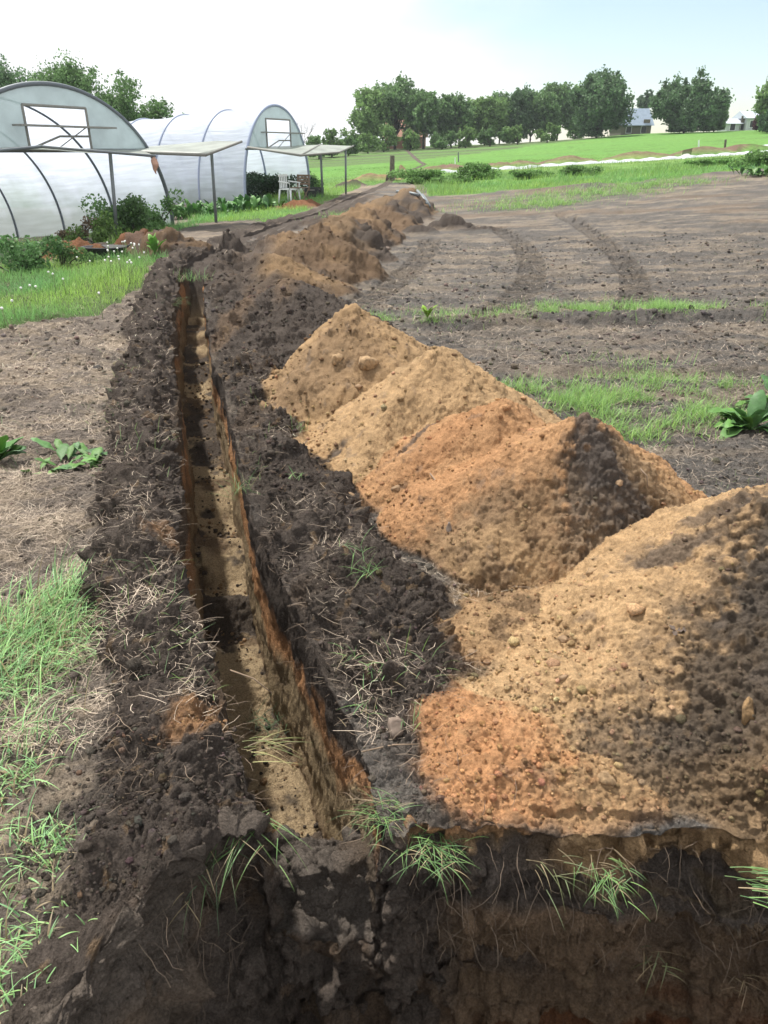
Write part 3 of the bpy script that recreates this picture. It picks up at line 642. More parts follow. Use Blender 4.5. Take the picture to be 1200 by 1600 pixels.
M_film = film('milky_film', (.80,.86,.98), .10, 1)
M_gable = film('gable_net', (.42,.52,.50), .10)
M_canopy = film('canopy_net', (.66,.70,.66), .18)

# ------------------------------------------------------------------ object helpers
def setp(o, label=None, cat=None, group=None, kind=None):
    if label: o['label'] = label
    if cat: o['category'] = cat
    if group: o['group'] = group
    if kind: o['kind'] = kind
    return o
def mesh(name, V, F, m, parent=None, cols=None, smooth=True, uv=None):
    """V (n,3), F (k,4) or (k,3) or list"""
    me = bpy.data.meshes.new(name); V = np.asarray(V, np.float32)
    if isinstance(F, np.ndarray):
        n = F.shape[1]; me.vertices.add(len(V)); me.vertices.foreach_set('co', V.ravel())
        me.loops.add(F.size); me.loops.foreach_set('vertex_index', F.ravel().astype(np.int32))
        me.polygons.add(len(F)); me.polygons.foreach_set('loop_start', np.arange(0, F.size, n, dtype=np.int32))
        me.update(calc_edges=True)
    else: me.from_pydata([tuple(map(float, v)) for v in V], [], F)
    if smooth: me.polygons.foreach_set('use_smooth', np.ones(len(me.polygons), bool))
    if cols is not None:
        at = me.color_attributes.new('Col', 'FLOAT_COLOR', 'POINT')
        c4 = np.ones((len(V), 4), np.float32); c4[:, :3] = cols; at.data.foreach_set('color', c4.ravel())
    if uv is not None:
        ul = me.uv_layers.new(name='UVMap'); vi = np.zeros(len(me.loops), np.int32); me.loops.foreach_get('vertex_index', vi)
        ul.data.foreach_set('uv', np.asarray(uv, np.float32)[vi].ravel())
    me.materials.append(m); me.update()
    o = bpy.data.objects.new(name, me); C.objects.link(o)
    if parent is not None: o.parent = parent
    return o
def empty(name, loc, label, cat, group=None, rz=0.):
    o = bpy.data.objects.new(name, None); C.objects.link(o); o.location = loc; o.rotation_euler = (0, 0, rz); o.empty_display_size = .2
    return setp(o, label, cat, group)
class MB:
    """gathers boxes and tubes into one mesh"""
    def __init__(s): s.V = []; s.F = []
    def add(s, V, F):
        n = len(s.V); s.V += [tuple(map(float, v)) for v in V]; s.F += [tuple(i+n for i in f) for f in F]; return s
    def tube(s, P, r, n=8, cap=True):
        P = [np.asarray(p, float) for p in P]; rr = r if hasattr(r, '__len__') else [r]*len(P); V = []; F = []
        for i, p in enumerate(P):
            t = P[min(i+1, len(P)-1)]-P[max(i-1, 0)]; t /= np.linalg.norm(t)+1e-9
            a = np.cross(t, (0,0,1.)); 
            if np.linalg.norm(a) < 1e-3: a = np.cross(t, (0,1.,0))
            a /= np.linalg.norm(a); b = np.cross(t, a)
            for k in range(n): q = 2*math.pi*k/n; V.append(p+rr[i]*(math.cos(q)*a+math.sin(q)*b))
        for i in range(len(P)-1):
            for k in range(n): F.append((i*n+k, i*n+(k+1) % n, (i+1)*n+(k+1) % n, (i+1)*n+k))
        if cap: F.append(tuple(range(n-1, -1, -1))); F.append(tuple((len(P)-1)*n+k for k in range(n)))
        return s.add(V, F)
    def box(s, c, d, ax=None):
        c = np.asarray(c, float); d = np.asarray(d, float)/2; ax = np.eye(3) if ax is None else np.asarray(ax)
        V = [c+ax.T@(d*np.array(q)) for q in [(-1,-1,-1),(1,-1,-1),(1,1,-1),(-1,1,-1),(-1,-1,1),(1,-1,1),(1,1,1),(-1,1,1)]]
        return s.add(V, [(0,3,2,1),(4,5,6,7),(0,1,5,4),(1,2,6,5),(2,3,7,6),(3,0,4,7)])
    def build(s, name, m, parent=None, smooth=False, solid=0., bevel=0.):
        o = mesh(name, np.array(s.V), s.F, m, parent, None, smooth)
        if solid: md = o.modifiers.new('solid', 'SOLIDIFY'); md.thickness = solid
        if bevel: md = o.modifiers.new('bevel', 'BEVEL'); md.width = bevel; md.segments = 2
        return o

# ------------------------------------------------------------------ cut the sheet into ground, field, trench, pit, banks and heaps
lab = np.zeros((nrows, ncol), np.int16)      # 0 ground
lab[(GM > .5) & (y > 9) & (y <= 33)] = 0
lab[:] = np.where(y > 33, 1, lab)             # 1 meadow
lab[(LB > .035)] = 3
lab[(RB > .035) & (IDX < 0)] = 4
lab = np.where((IDX >= 0) & (HH > .05), 10+IDX, lab)
lab[trc & (sec == 2)[None,:]] = 2; lab[trc & wallc] = 2
lab[:r_g] = 5
lab = np.where((np.arange(nrows)[:,None] < r_g) & (depth(x) < .05), 0, lab)
lab = np.where((mouth > 0) & ((sec > 0)[None,:] | (np.arange(nrows)[:,None] < r_g)), 6, lab)
sel = (y > 34.5) & (lab != 1) & (lab < 10); lab[sel] = 1
fl_ = lab[:-1, :-1].copy()
ii = np.arange(nrows*ncol).reshape(nrows, ncol)
Q = np.stack([ii[:-1,:-1], ii[:-1,1:], ii[1:,1:], ii[1:,:-1]], -1)
VV = np.stack([PX, PYY, PZ], -1).reshape(-1, 3).astype(np.float32); CC = np.clip(col, .004, .9).reshape(-1, 3)
def piece(code, name, m):
    q = Q[fl_ == code]
    if len(q) < 12: return None
    u, inv = np.unique(q, return_inverse=True)
    return mesh(name, VV[u], inv.reshape(q.shape), m, None, CC[u])
setp(piece(0, 'ground', M_soil), kind='structure'); setp(piece(1, 'meadow', M_field), kind='structure')
setp(piece(2, 'trench', M_soil), kind='structure'); setp(piece(5, 'pit', M_soil), kind='structure')
o = piece(3, 'soil_bank', M_soil); setp(o, 'long dark bank of crumbly dug soil and roots along the left side of the trench', 'soil bank')
o = piece(4, 'soil_bank', M_soil); setp(o, 'dark rooty strip of soil between the right side of the trench and the sand heaps', 'soil bank')
o = piece(6, 'soil_clump', M_soil)
if o: setp(o, 'slumped black lumps of soil filling the mouth of the trench at the pit', 'soil clump')
for i, h in enumerate(HEAPS):
    o = piece(10+i, h['name'], M_sand if h['name'] == 'sand_heap' else M_soil)
    if o: setp(o, h['label'], h['name'].replace('_', ' '), {'sand_heap':'sand heaps beside the trench','soil_heap':'heaps of dug soil','soil_clump':'black clumps of soil'}.get(h['name']))
del Q, VV, ii, nx, ny, nz
print('terrain done', nrows, ncol)

# ------------------------------------------------------------------ blades: grass, straw, roots
def blades(P, L_, W, az, lean, curl, S=3, tip=.08, twist=.0):
    """P (n,3) roots; lean = start angle from vertical, curl = extra angle to the tip; returns V, F"""
    n = len(P); V = np.zeros((n, S+1, 2, 3)); pos = P.astype(float).copy()
    ca = np.cos(az); sa = np.sin(az)
    side = np.stack([-sa, ca, np.zeros(n)], -1)
    wob = twist
    for k in range(S+1):
        t = k/S; wd = W*(1-t*(1-tip))*(.6+.8*t if t < .35 else 1)
        V[:, k, 0] = pos-side*wd[:,None]/2; V[:, k, 1] = pos+side*wd[:,None]/2
        a = lean+curl*(t+.5/S); st = L_/S
        pos = pos+np.stack([np.sin(a)*ca, np.sin(a)*sa, np.cos(a)], -1)*st[:,None]
        if twist: az = az+rng.normal(0, twist, n); ca = np.cos(az); sa = np.sin(az)
    V = V.reshape(-1, 3); b = np.arange(n)[:,None]*(2*(S+1))
    F = np.concatenate([np.stack([b[:,0]+2*k, b[:,0]+2*k+1, b[:,0]+2*k+3, b[:,0]+2*k+2], -1) for k in range(S)])
    return V, F
def bcols(n, S, base, var=.25, tipc=None):
    c = np.asarray(base)[None]*(1+rng.normal(0, var, (n, 1)))*(1+rng.normal(0, .07, (n, 3)))
    c = np.clip(c, .01, .8); c = np.repeat(c[:,None], (S+1)*2, 1)
    return c.reshape(-1, 3)
def scatter(n, fn, xr, yr, power=1.):
    """random points kept with probability fn(x,y); even density in the picture's depth"""
    y0, y1 = yr
    yy = y0*(y1/y0)**rng.random(n) if power else rng.uniform(y0, y1, n)
    xx = rng.uniform(xr[0], xr[1], n)*(yy*.62+.8) if power else rng.uniform(xr[0], xr[1], n)
    k = rng.random(n) < fn(xx, yy); return xx[k], yy[k]
G1 = [.155,.27,.055]; G2 = [.12,.24,.09]
def offtrench(xx, yy, m=.0):
    return (np.abs(xx-xc(np.clip(yy,0,60))) > HW+m)
def mixcol(n, S, cs, var=.2):
    w_ = rng.random(n); c = np.asarray(cs[0])[None]*(1-w_[:,None])+np.asarray(cs[1])[None]*w_[:,None]
    c = c*(1+rng.normal(0, var, (n, 1))); c = np.clip(c, .01, .7)
    return np.repeat(c[:,None], (S+1)*2, 1).reshape(-1, 3)
# meadow grass to the left of the trench
def dens_left(xx, yy):
    g = grassmask(xx, yy)*(yy < 34); hp_, _ = heaps_at(xx, yy, 0); L, r = banks(xx, yy)
    return g*(hp_ < .05)*(np.maximum(L, r) < .03)*offtrench(xx, yy, .15)*np.clip(.75+.5*n2(xx, yy, .5, 301), .15, 1)*(1-((yy > 15.2) & (yy < 19.5) & (xx < -5.9))*.9)
xx, yy = scatter(260000, dens_left, (-1, 1), (6.5, 34))
zz_ = heightat(xx, yy); n = len(xx); tall = 1+.5*n2(xx, yy, .9, 303)
Lh = rng.uniform(.08, .20, n)*tall*(1+.3*(yy > 14)); V, F = blades(np.stack([xx, yy, zz_-.01], -1), Lh, rng.uniform(.004, .008, n)*(yy/8)**.8, rng.uniform(0, 6.28, n), rng.uniform(.02, .5, n), rng.uniform(.2, 1.2, n))
hue = np.clip(.5+.7*n2(xx, yy, 1.1, 305), 0, 1)[:,None]
cc = np.array([[.31,.50,.10]])*hue+np.array([[.16,.36,.12]])*(1-hue); cc = cc*(1+rng.normal(0, .2, (n,1)))
setp(mesh('grass', V, F, M_grass, None, np.repeat(np.clip(cc, .01, .6)[:,None], 8, 1).reshape(-1, 3)), 'bright green unmown grass left of the trench and round the polytunnels', 'grass', kind='stuff')
print('grass', n)
# band of long grass along the far edge of the soil field
def dens_band(xx, yy):
    fe = field_edge(xx); g = ((yy+.5*n2(xx, yy, 2.5, 118)) > fe)*(xx > 1.2)+(yy > 34); hp_, _ = heaps_at(xx, yy, 0)
    return np.clip(g, 0, 1)*(hp_ < .05)*np.clip(.55+.6*n2(xx, yy, 1.6, 311), .1, 1)
xx, yy = scatter(110000, dens_band, (-.55, 1.05), (26.5, 60))
zz_ = land(xx, yy); n = len(xx); hgt = (.10+.22*np.clip(n2(xx, yy, 2.2, 313), 0, 1))*(1-.55*sstep(36, 44, yy))
V, F = blades(np.stack([xx, yy, zz_-.02], -1), hgt*rng.uniform(.6, 1.4, n)+.04, rng.uniform(.012, .03, n), rng.uniform(0, 6.28, n), rng.uniform(0, .4, n), rng.uniform(.1, .9, n), 2)
hue = np.clip(.5+.6*f2(xx, yy, 2.5, 3, 315), 0, 1)[:,None]; cc = np.array([[.28,.41,.12]])*hue+np.array([[.14,.28,.08]])*(1-hue); cc = cc*(1+rng.normal(0, .18, (n,1)))
setp(mesh('grass', V, F, M_grass, None, np.repeat(np.clip(cc, .01, .6)[:,None], 6, 1).reshape(-1, 3)), 'long grass growing in a band along the far edge of the soil field', 'grass', kind='stuff')
# weedy patches on the field
PX_, PY_p = [], []
for (a, b, rx, ry, d) in PATCH:
    k = int(4200*d*min(1, rx*ry*1.6+.35)*(1 if b < 14 else 1.6)); px = rng.normal(a, rx*.62, k); py = rng.normal(b, ry*.62, k)
    kk = rng.random(k) < np.clip(.25+1.5*n2(px, py, .20, 321)+.5*n2(px,py,.6,322), .02, 1); PX_.append(px[kk]); PY_p.append(py[kk])
xx = np.concatenate(PX_); yy = np.concatenate(PY_p); hp_, _ = heaps_at(xx, yy, 0); k = hp_ < .05; xx = xx[k]; yy = yy[k]; n = len(xx)
V, F = blades(np.stack([xx, yy, heightat(xx, yy)-.01], -1), rng.uniform(.05, .17, n)*(1+.5*(yy > 14)), rng.uniform(.004, .008, n)*np.maximum(1, yy/9), rng.uniform(0, 6.28, n), rng.uniform(.1, .8, n), rng.uniform(.2, 1.3, n))
setp(mesh('weeds', V, F, M_grass, None, mixcol(n, 3, ([.30,.48,.12], [.18,.33,.12]))), 'patches of young weeds and grass on the tilled field right of the heaps', 'weeds', kind='stuff')
# sprigs scattered on banks and on the straw covered ground
def dens_sp(xx, yy):
    hp_, _ = heaps_at(xx, yy, 0); c = xc(np.clip(yy,0,60))
    return ((hp_ < .06)*(n2(xx, yy, .35, 331) > .35)*offtrench(xx, yy, .03)*(.9*(xx < c)+.8*(np.abs(xx-c) < .6)+.30*(xx > c+.6)))*(yy > 1.9)
xx, yy = scatter(7000, dens_sp, (-1, 1), (1.9, 12)); n = len(xx)
V, F = blades(np.stack([xx, yy, heightat(xx, yy)], -1), rng.uniform(.04, .13, n), rng.uniform(.0025, .005, n), rng.uniform(0, 6.28, n), rng.uniform(.3, 1.1, n), rng.uniform(.2, 1.2, n))
setp(mesh('weeds', V, F, M_grass, None, mixcol(n, 3, ([.20,.30,.08], [.12,.22,.10]))), 'thin green sprigs scattered over the soil banks and straw', 'weeds', kind='stuff')
def dens_fw(xx, yy):
    hp_, _ = heaps_at(xx, yy, 0); return (hp_ < .04)*(xx > xc(np.clip(yy,0,60))+.9)*np.clip(-.1+.9*f2(xx, yy*1.5, 1.1, 3, 341), .02, 1)
xx, yy = scatter(16000, dens_fw, (-1, 1.05), (3.5, 27)); n = len(xx)
V, F = blades(np.stack([xx, yy, heightat(xx, yy)-.003], -1), rng.uniform(.02, .07, n)*np.clip(yy/8, .8, 2), rng.uniform(.003, .006, n)*np.clip(yy/6, .8, 3), rng.uniform(0, 6.28, n), rng.uniform(.4, 1.3, n), rng.uniform(.1, .8, n))
setp(mesh('weeds', V, F, M_grass, None, mixcol(n, 3, ([.22,.28,.10], [.16,.20,.11]))), 'tiny weed seedlings speckling the tilled field', 'weeds', kind='stuff')
# straw and dead stalks
def dens_st(xx, yy):
    hp_, _ = heaps_at(xx, yy, 0); L, r = banks(xx, yy); c = xc(np.clip(yy,0,60)); lf = xx < c
    s = sstep(-.35, .4, f2(xx, yy*2.2, .5, 4, 101))
    return (hp_ < .04)*offtrench(xx, yy, .03)*(1-grassmask(xx, yy)*.8)*np.where(lf, .25+.75*s, .18+.25*s*(yy < 10))*np.where(np.maximum(L, r) > .03, .35, 1)*(yy > 1.75)
xx, yy = scatter(180000, dens_st, (-1.05, 1.05), (1.75, 16)); n = len(xx)
V, F = blades(np.stack([xx, yy, heightat(xx, yy)+.006], -1), rng.uniform(.02, .11, n), rng.uniform(.0011, .0028, n)*np.clip(yy/4, .8, 3), rng.uniform(0, 6.28, n), rng.uniform(1.25, 1.6, n), rng.uniform(-.3, .35, n), 3, .5, .35)
setp(mesh('straw', V, F, M_straw, None, mixcol(n, 3, ([.60,.50,.39], [.27,.21,.165]))), 'dry brown straw and dead stalks strewn over the bare ground', 'straw', kind='stuff')
# roots in the banks, hanging over the trench and pit edges
rp = []; ra = []; rl = []; rlean = []
ky = 1.5*(12/1.5)**rng.random(2600); sd_ = rng.random(2600) < .5
for i in range(2600):
    c = float(xc(ky[i])); s = -1 if sd_[i] else 1; off = HW+rng.uniform(-.01, .42)**1.0
    rp.append((c+s*off, ky[i], 0)); ra.append(rng.uniform(0, 6.28) if off > HW+.06 else (0 if s < 0 else math.pi)+rng.normal(0, .6)); rl.append(rng.uniform(.02, .10)); rlean.append(rng.uniform(1.1, 1.8))
rp = np.array(rp); rp[:,2] = heightat(rp[:,0], rp[:,1])+.004
k = heaps_at(rp[:,0], rp[:,1], 0)[0] < .1
V, F = blades(rp[k], np.array(rl)[k], rng.uniform(.0010, .0024, k.sum()), np.array(ra)[k], np.array(rlean)[k], rng.uniform(-.2, 1.1, k.sum()), 5, .4, .3)
px_ = np.concatenate([rng.uniform(-.75, -.37, 130), rng.uniform(.05, 1.5, 260)]); n = len(px_)
pp = np.stack([px_, ywall(px_)-.01, heightat(px_, ywall(px_))*.2-rng.uniform(.0, .45, n)], -1)
V2, F2 = blades(pp, rng.uniform(.03, .14, n), rng.uniform(.0009, .002, n), -math.pi/2+rng.normal(0, .9, n), rng.uniform(1.2, 2.2, n), rng.uniform(.2, 1.2, n), 5, .4, .35)
V = np.concatenate([V, V2]); F = np.concatenate([F, F2+len(V)-len(V2)])
setp(mesh('roots', V, F, M_straw, None, mixcol(len(V)//12, 5, ([.24,.18,.13], [.10,.075,.06]))), 'fine pale roots sticking out of the dug soil along the trench and pit', 'roots', kind='stuff')

# ------------------------------------------------------------------ loose clods and grit
def rocks(P, S, seed=0, sub=1, flat=.75):
    import bmesh
    bm_ = bmesh.new(); bmesh.ops.create_icosphere(bm_, subdivisions=sub, radius=1.); tv = np.array([v.co[:] for v in bm_.verts]); tf = np.array([[v.index for v in f.verts] for f in bm_.faces]); bm_.free()
    n = len(P); q = rng.uniform(0, 6.28, n); sc = np.stack([S*rng.uniform(.8, 1.3, n), S*rng.uniform(.7, 1.1, n), S*rng.uniform(.5, .95, n)*flat/.75], -1)
    V = tv[None]*(1+.16*np.sin(tv[None,:,[1,2,0]]*3.1+q[:,None,None]*7)+rng.normal(0, .07, (n, len(tv), 1)))*sc[:,None]
    c, s = np.cos(q)[:,None], np.sin(q)[:,None]; X_ = V[...,0]*c-V[...,1]*s; Y_ = V[...,0]*s+V[...,1]*c
    V = np.stack([X_, Y_, V[...,2]], -1)+P[:,None]
    F = (tf[None]+np.arange(n)[:,None,None]*len(tv)).reshape(-1, 3)
    return V.reshape(-1, 3), F, len(tv)
def dens_cl(xx, yy):
    return offtrench(xx, yy, .0)*(yy > ywall(xx)+.02)*(1-.8*grassmask(xx, yy))
xx, yy = scatter(75000, dens_cl, (-1.05, 1.15), (1.2, 16)); H_, id_ = heaps_at(xx, yy, 0); L, r = banks(xx, yy)
kn = np.array([h['name'] == 'sand_heap' for h in HEAPS]+[False])
sandm = kn[id_] & (H_ > .03); base = colat(xx, yy)*1.05
keep = rng.random(len(xx)) < np.where(sandm, .28+.6*(H_ < .2), np.where(np.maximum(L, r) > .03, .9, .45)); xx = xx[keep]; yy = yy[keep]; base = base[keep]; n = len(xx)
S = rng.lognormal(math.log(.0042), .62, n)*np.clip(yy/3.5, .75, 2.2); S = np.clip(S, .002, .035)
V, F, k = rocks(np.stack([xx, yy, heightat(xx, yy)+S*.25], -1), S)
cc = base*(1+rng.normal(0, .22, (n,1)))*(1+rng.normal(0, .05, (n,3)))
setp(mesh('soil_crumbs', V, F, M_soil, None, np.repeat(np.clip(cc, .01, .8), k, 0), smooth=True), 'loose crumbs of soil and sand lying over heaps, banks and field', 'soil crumbs', kind='stuff')
# crumbs on the trench floor
yy = rng.uniform(1.95, 9, 1100)**1.0; xx = xc(yy)+np.clip(rng.normal(0, .10, 1100),-.14,.14); n = 1100; S = rng.lognormal(math.log(.0055), .6, n)
TDf = -.80+.15*sstep(3.5, 9, yy)+.05*n2(yy, yy*0, .6, 72)+1.6*(.10*np.exp(-(((yy-3.72)/.10)**2))+.05*np.maximum(0, np.sin(yy*6.2+.6*n2(yy, yy*0, .8, 71)))*(yy > 2.8))
V, F, k = rocks(np.stack([xx, yy, TDf+.03*f2(xx, yy, .3, 3, 73)+S*.3], -1), S)
cc = np.where(rng.random((n,1)) < .6, np.array([[.10,.08,.065]]), np.array([[.28,.18,.10]]))*(1+rng.normal(0, .2, (n,1)))
setp(mesh('soil_crumbs', V, F, M_soil, None, np.repeat(np.clip(cc, .01, .8), k, 0)), 'dark and tan crumbs fallen on the trench floor', 'soil crumbs', kind='stuff')

# ------------------------------------------------------------------ single stones
def surf(u, v):
    """where the survey ray meets the ground surface"""
    d = ray(u, v); t = np.linspace(.8, 40, 6000); P = np.array([0, 0, EYE])[None]+d[None]*t[:,None]
    h = ground(P[:,0], P[:,1]); k = np.argmax((P[:,2] < h) & (P[:,1] > ywall(P[:,0]))); return P[k]
def stone(u, v, r, label, m=M_stone, sc=(1,.8,.7), rot=(0,0,0)):
    p = surf(u, v); V, F, k = rocks(np.array([[0,0,0.]]), np.array([1.]), sub=3)
    V = V/np.abs(V).max(0)*np.array(sc)*r*.85
    V = V+.22*r*np.stack([vnoise(V[:,0]+u, V[:,1], V[:,2], r*.7, s) for s in (1,2,3)], -1)
    o = mesh('stone', V, F, m); o.location = (p[0], p[1], float(heightat(p[0], p[1])[0])+r*sc[2]*.15); o.rotation_euler = rot
    return setp(o, label, 'stone', 'stones in the dug soil')
M_stone2 = pmat('ochre_lump', (.20,.125,.06), .95, n=.5, scale=45, bump=.8)
stone(617,1140,.040,'flat round grey brown stone standing on edge beside the pit grass tuft',M_stoneg,(.85,.4,1.1),(-.5,0,.2))
stone(1172,1110,.045,'tall yellow brown lump of stone on the near heap at the right edge',M_stone2,(.6,.6,1.2),(-.4,.2,0))
stone(702,826,.030,'upright grey flat stone on the front of the black patched heap',M_stoneg,(.5,.4,1.3),(-.3,-.15,.3))
stone(546,766,.030,'pale brown pebble on the soil below the smooth sand heap',M_stone)
stone(620,766,.028,'oval reddish pebble lying right of the pale brown pebble',M_stone,(1.3,.7,.6))
M_lump = pmat('sand_lump', (.30,.20,.11), .95, n=.35, scale=60, bump=.6)
stone(574,571,.075,'big sandy lump on the front of the peaked brown sand heap, right one',M_lump,(1.1,.8,.8))
stone(527,565,.060,'sandy lump on the front of the peaked brown sand heap, left one',M_lump,(.9,.8,.9))
stone(560,606,.035,'small pale stone where the peaked heap meets the smooth heap',M_stone)
stone(968,753,.022,'tiny pale stone on the black soil patch',M_stone,(.9,.7,.9))
stone(738,1020,.022,'reddish pebble at the edge of the orange sand',M_stone)
stone(948,1215,.034,'sandy lump sitting on the crumbling edge of the pit',M_lump,(1,.8,.8))
stone(880,1060,.018,'small round pebble in the middle of the near sand slope',M_stone)
stone(925,900,.028,'rounded sandy lump at the foot of the black soil patch',M_lump)
stone(880,1000,.022,'sandy pebble just below the hollow between the heaps',M_stone)
stone(152,577,.06,'dark block of soil left of the bank beside straw',pmat('dark_clod',(.04,.034,.03),.95,n=.3,bump=.5),(1,.9,.8))
stone(600,384,.12,'pale grey stone at the foot of the orange streaked heap, beside the field',M_stoneg,(1.2,.7,.6))
stone(640,412,.06,'dark clod lying on the field near the pale grey stone',pmat('dark_clod',(.05,.042,.04),.95,n=.3,bump=.5),(1.2,.8,.6))

# ------------------------------------------------------------------ single grass tufts
def tuft(P, n, Lr, W, azr, lean, curl, label, name='grass_tuft', spread_=.03, cs=([.21,.36,.11],[.12,.24,.10]), S=6):
    q = rng.normal(0, spread_, (n, 3)); q[:,2] = 0 
    V, F = blades(q, rng.uniform(Lr[0], Lr[1], n), rng.uniform(W*.6, W*1.2, n), rng.uniform(azr[0], azr[1], n), rng.uniform(lean[0], lean[1], n), rng.uniform(curl[0], curl[1], n), S)
    cl_ = mixcol(n, S, cs).reshape(n, -1, 3); dd_ = rng.random(n) < .22; cl_[dd_] = np.array([.34,.27,.16])*(.6+.6*rng.random((dd_.sum(),1,1)))
    o = mesh(name, V, F, M_grass, None, cl_.reshape(-1, 3)); o.location = P
    return setp(o, label, 'grass tuft', 'grass tufts round the pit and trench')
PI = math.pi
p = surf(612,1225); tuft((p[0]-.02,1.50,.03),90,(.04,.13),.0035,(-PI*1.1,.1),(.4,1.3),(.4,1.3),'large grass tuft at the corner of trench and pit below the orange sand',spread_=.035)
tuft((.13,1.40,.015),110,(.03,.11),.0034,(-PI*.95,-PI*.05),(.8,1.6),(.5,1.4),'dark grass fringe hanging under the orange sand over the pit',spread_=.045)
tuft((.60,1.34,-.03),70,(.03,.085),.0035,(-PI*.9,-PI*.1),(1.0,1.7),(.5,1.5),'grass tuft hanging over the middle of the pit wall',spread_=.035)
tuft((.44,1.36,-.01),18,(.05,.13),.0035,(-PI*.5,0),(1.0,1.6),(.3,1.1),'thin grass wisps hanging between two larger tufts on the pit wall',spread_=.04,cs=([.20,.22,.10],[.12,.16,.08]))
tuft((.98,1.30,-.015),50,(.08,.24),.005,(-.55,.05),(1.2,1.7),(.1,.7),'flattened grass tuft sweeping right over the pit wall',spread_=.03)
tuft((.78,1.33,-.36),16,(.04,.12),.0035,(-PI,0),(.6,1.8),(.4,1.4),'small pale plant rooted halfway down the pit wall',spread_=.02,cs=([.22,.24,.11],[.12,.15,.08]))
tuft((1.02,1.30,-.42),12,(.04,.1),.003,(-PI,0),(.9,1.9),(.4,1.4),'withered straw wisp low on the pit wall at the right',spread_=.02,cs=([.30,.22,.14],[.2,.15,.10]))
tuft((-.36,1.44,.02),26,(.06,.19),.0036,(-PI*.85,-PI*.15),(1.3,2.1),(.4,.9),'long green grass tuft hanging from the left bank into the pit mouth',spread_=.05)
tuft((-.50,1.40,-.02),34,(.05,.14),.004,(-PI*.9,-PI*.1),(1.2,1.9),(.4,1.2),'short dark grass fringe under the left bank above the pit',spread_=.06,cs=([.12,.19,.08],[.08,.14,.08]))
tuft((-.38,1.66,.12),22,(.05,.16),.004,(-.9,.6),(.9,1.6),(.3,1.0),'yellowish stalks on the left bank leaning over the trench',spread_=.02,cs=([.38,.32,.14],[.2,.28,.1]))
k = 0
for (u, v, n, r, Lr, l) in [(62,985,460,.13,(.08,.24),'big lush clump of long grass at the left edge beside the bank'),(15,1060,110,.09,(.08,.24),'lower lush grass at the left edge under the big clump'),
        (110,930,160,.07,(.08,.24),'upper part of lush grass touching the left bank'),(35,1130,45,.08,(.06,.16),'sparse grass below the lush clump'),
        (50,1170,35,.07,(.05,.14),'flattened grass on the pressed soil at the left'),(25,1330,60,.07,(.04,.12),'bright low grass patch at the left edge, half way down the pit side'),(95,1320,50,.04,(.03,.10),'small bright sprigs right of the low grass patch'),
        (35,1470,60,.06,(.03,.09),'small dark green tuft near the lower left corner'),(15,1540,40,.05,(.04,.10),'grass sprig nearly in the lower left corner'),(20,1220,50,.05,(.03,.09),'low grass near the left edge between two patches'),
        (10,1590,30,.03,(.04,.1),'grass sprig cut off by the bottom left corner')]:
    p = surf(u, v); LUSH = ([.34,.56,.20],[.20,.40,.18]); tuft((p[0], p[1], p[2]-.01), int(n*2.2), Lr, .0068, (-2.0, 2.0) if v < 1200 else (0, 6.28), (.1, 1.1), (.6, 2.0), l, spread_=r, cs=LUSH)
for (u, v, n, r, Lr, l) in [(548,860,14,.04,(.04,.12),'few blades on the right bank below the sand heaps, upper one'),(572,895,26,.03,(.05,.12),'bright upright sprig on the right bank'),(462,748,16,.025,(.04,.10),'bright small sprig beside the trench above the pale pebble'),
        (545,1030,18,.025,(.03,.10),'small leafy sprig on the right bank half way to the pit'),(600,1050,26,.05,(.03,.10),'sparse sprigs on the right bank near the dark clods'),(470,672,20,.04,(.05,.15),'thin grass on the bank left of the smooth sand heap'),
        (375,770,40,.04,(.08,.22),'pale grass overhanging the right edge of the trench'),(565,1115,16,.03,(.03,.10),'small sprig at the trench edge left of the round stone'),(655,1120,14,.03,(.04,.1),'leafy sprig right of the round stone')]:
    p = surf(u, v); tuft((p[0], p[1], p[2]), n, Lr, .004, (0, 6.28), (.2, 1.2), (.3, 1.3), l, spread_=r)
p = (float(xc(2.75))+.06, 2.75, -.78); tuft(p, 70, (.05,.14), .004, (0,6.28), (.2,1.2), (.4,1.2), 'dark green tuft fallen on the trench floor', spread_=.05, cs=([.10,.18,.08],[.06,.12,.06]))
p = (float(xc(10.6))+.02, 10.6, .1); tuft(p, 90, (.08,.25), .01, (0,6.28), (.1,1.0), (.3,1.2), 'leafy green tuft at the far end of the trench', spread_=.12)
p = (float(xc(8.9))-.2, 8.9, .1); tuft(p, 60, (.06,.18), .008, (-.5,.5), (.6,1.4), (.4,1.2), 'short green tuft on the left edge far along the trench', spread_=.08)
p = surf(610, 345); 

# ------------------------------------------------------------------ broad leaved plants
def leafmesh(n, L_, W, az, lean, curl, S=7, wavy=.12):
    """broad leaves with a keel and wavy margins"""
    V = []; F = []
    for i in range(n):
        pos = np.array([0, 0, 0.]); a = lean[i]; ca, sa = math.cos(az[i]), math.sin(az[i]); side = np.array([-sa, ca, 0]); b = len(V)
        for k in range(S+1):
            t = k/S; wd = W[i]*max(.04, math.sin(math.pi*min(1, max(.0, (t-.12)/.9)))**.7) if t > .14 else W[i]*.06
            up = np.array([-math.cos(a)*ca, -math.cos(a)*sa, math.sin(a)]); dz = wavy*wd*math.sin(t*14+i)
            V += [pos-side*wd/2+up*(.18*wd+dz), pos, pos+side*wd/2+up*(.18*wd-dz)]
            a += curl[i]/S; pos = pos+np.array([math.sin(a)*ca, math.sin(a)*sa, math.cos(a)])*L_[i]/S
        for k in range(S):
            for j in range(2): F.append((b+3*k+j, b+3*k+j+1, b+3*k+3+j+1, b+3*k+3+j))
    return np.array(V), np.array(F)
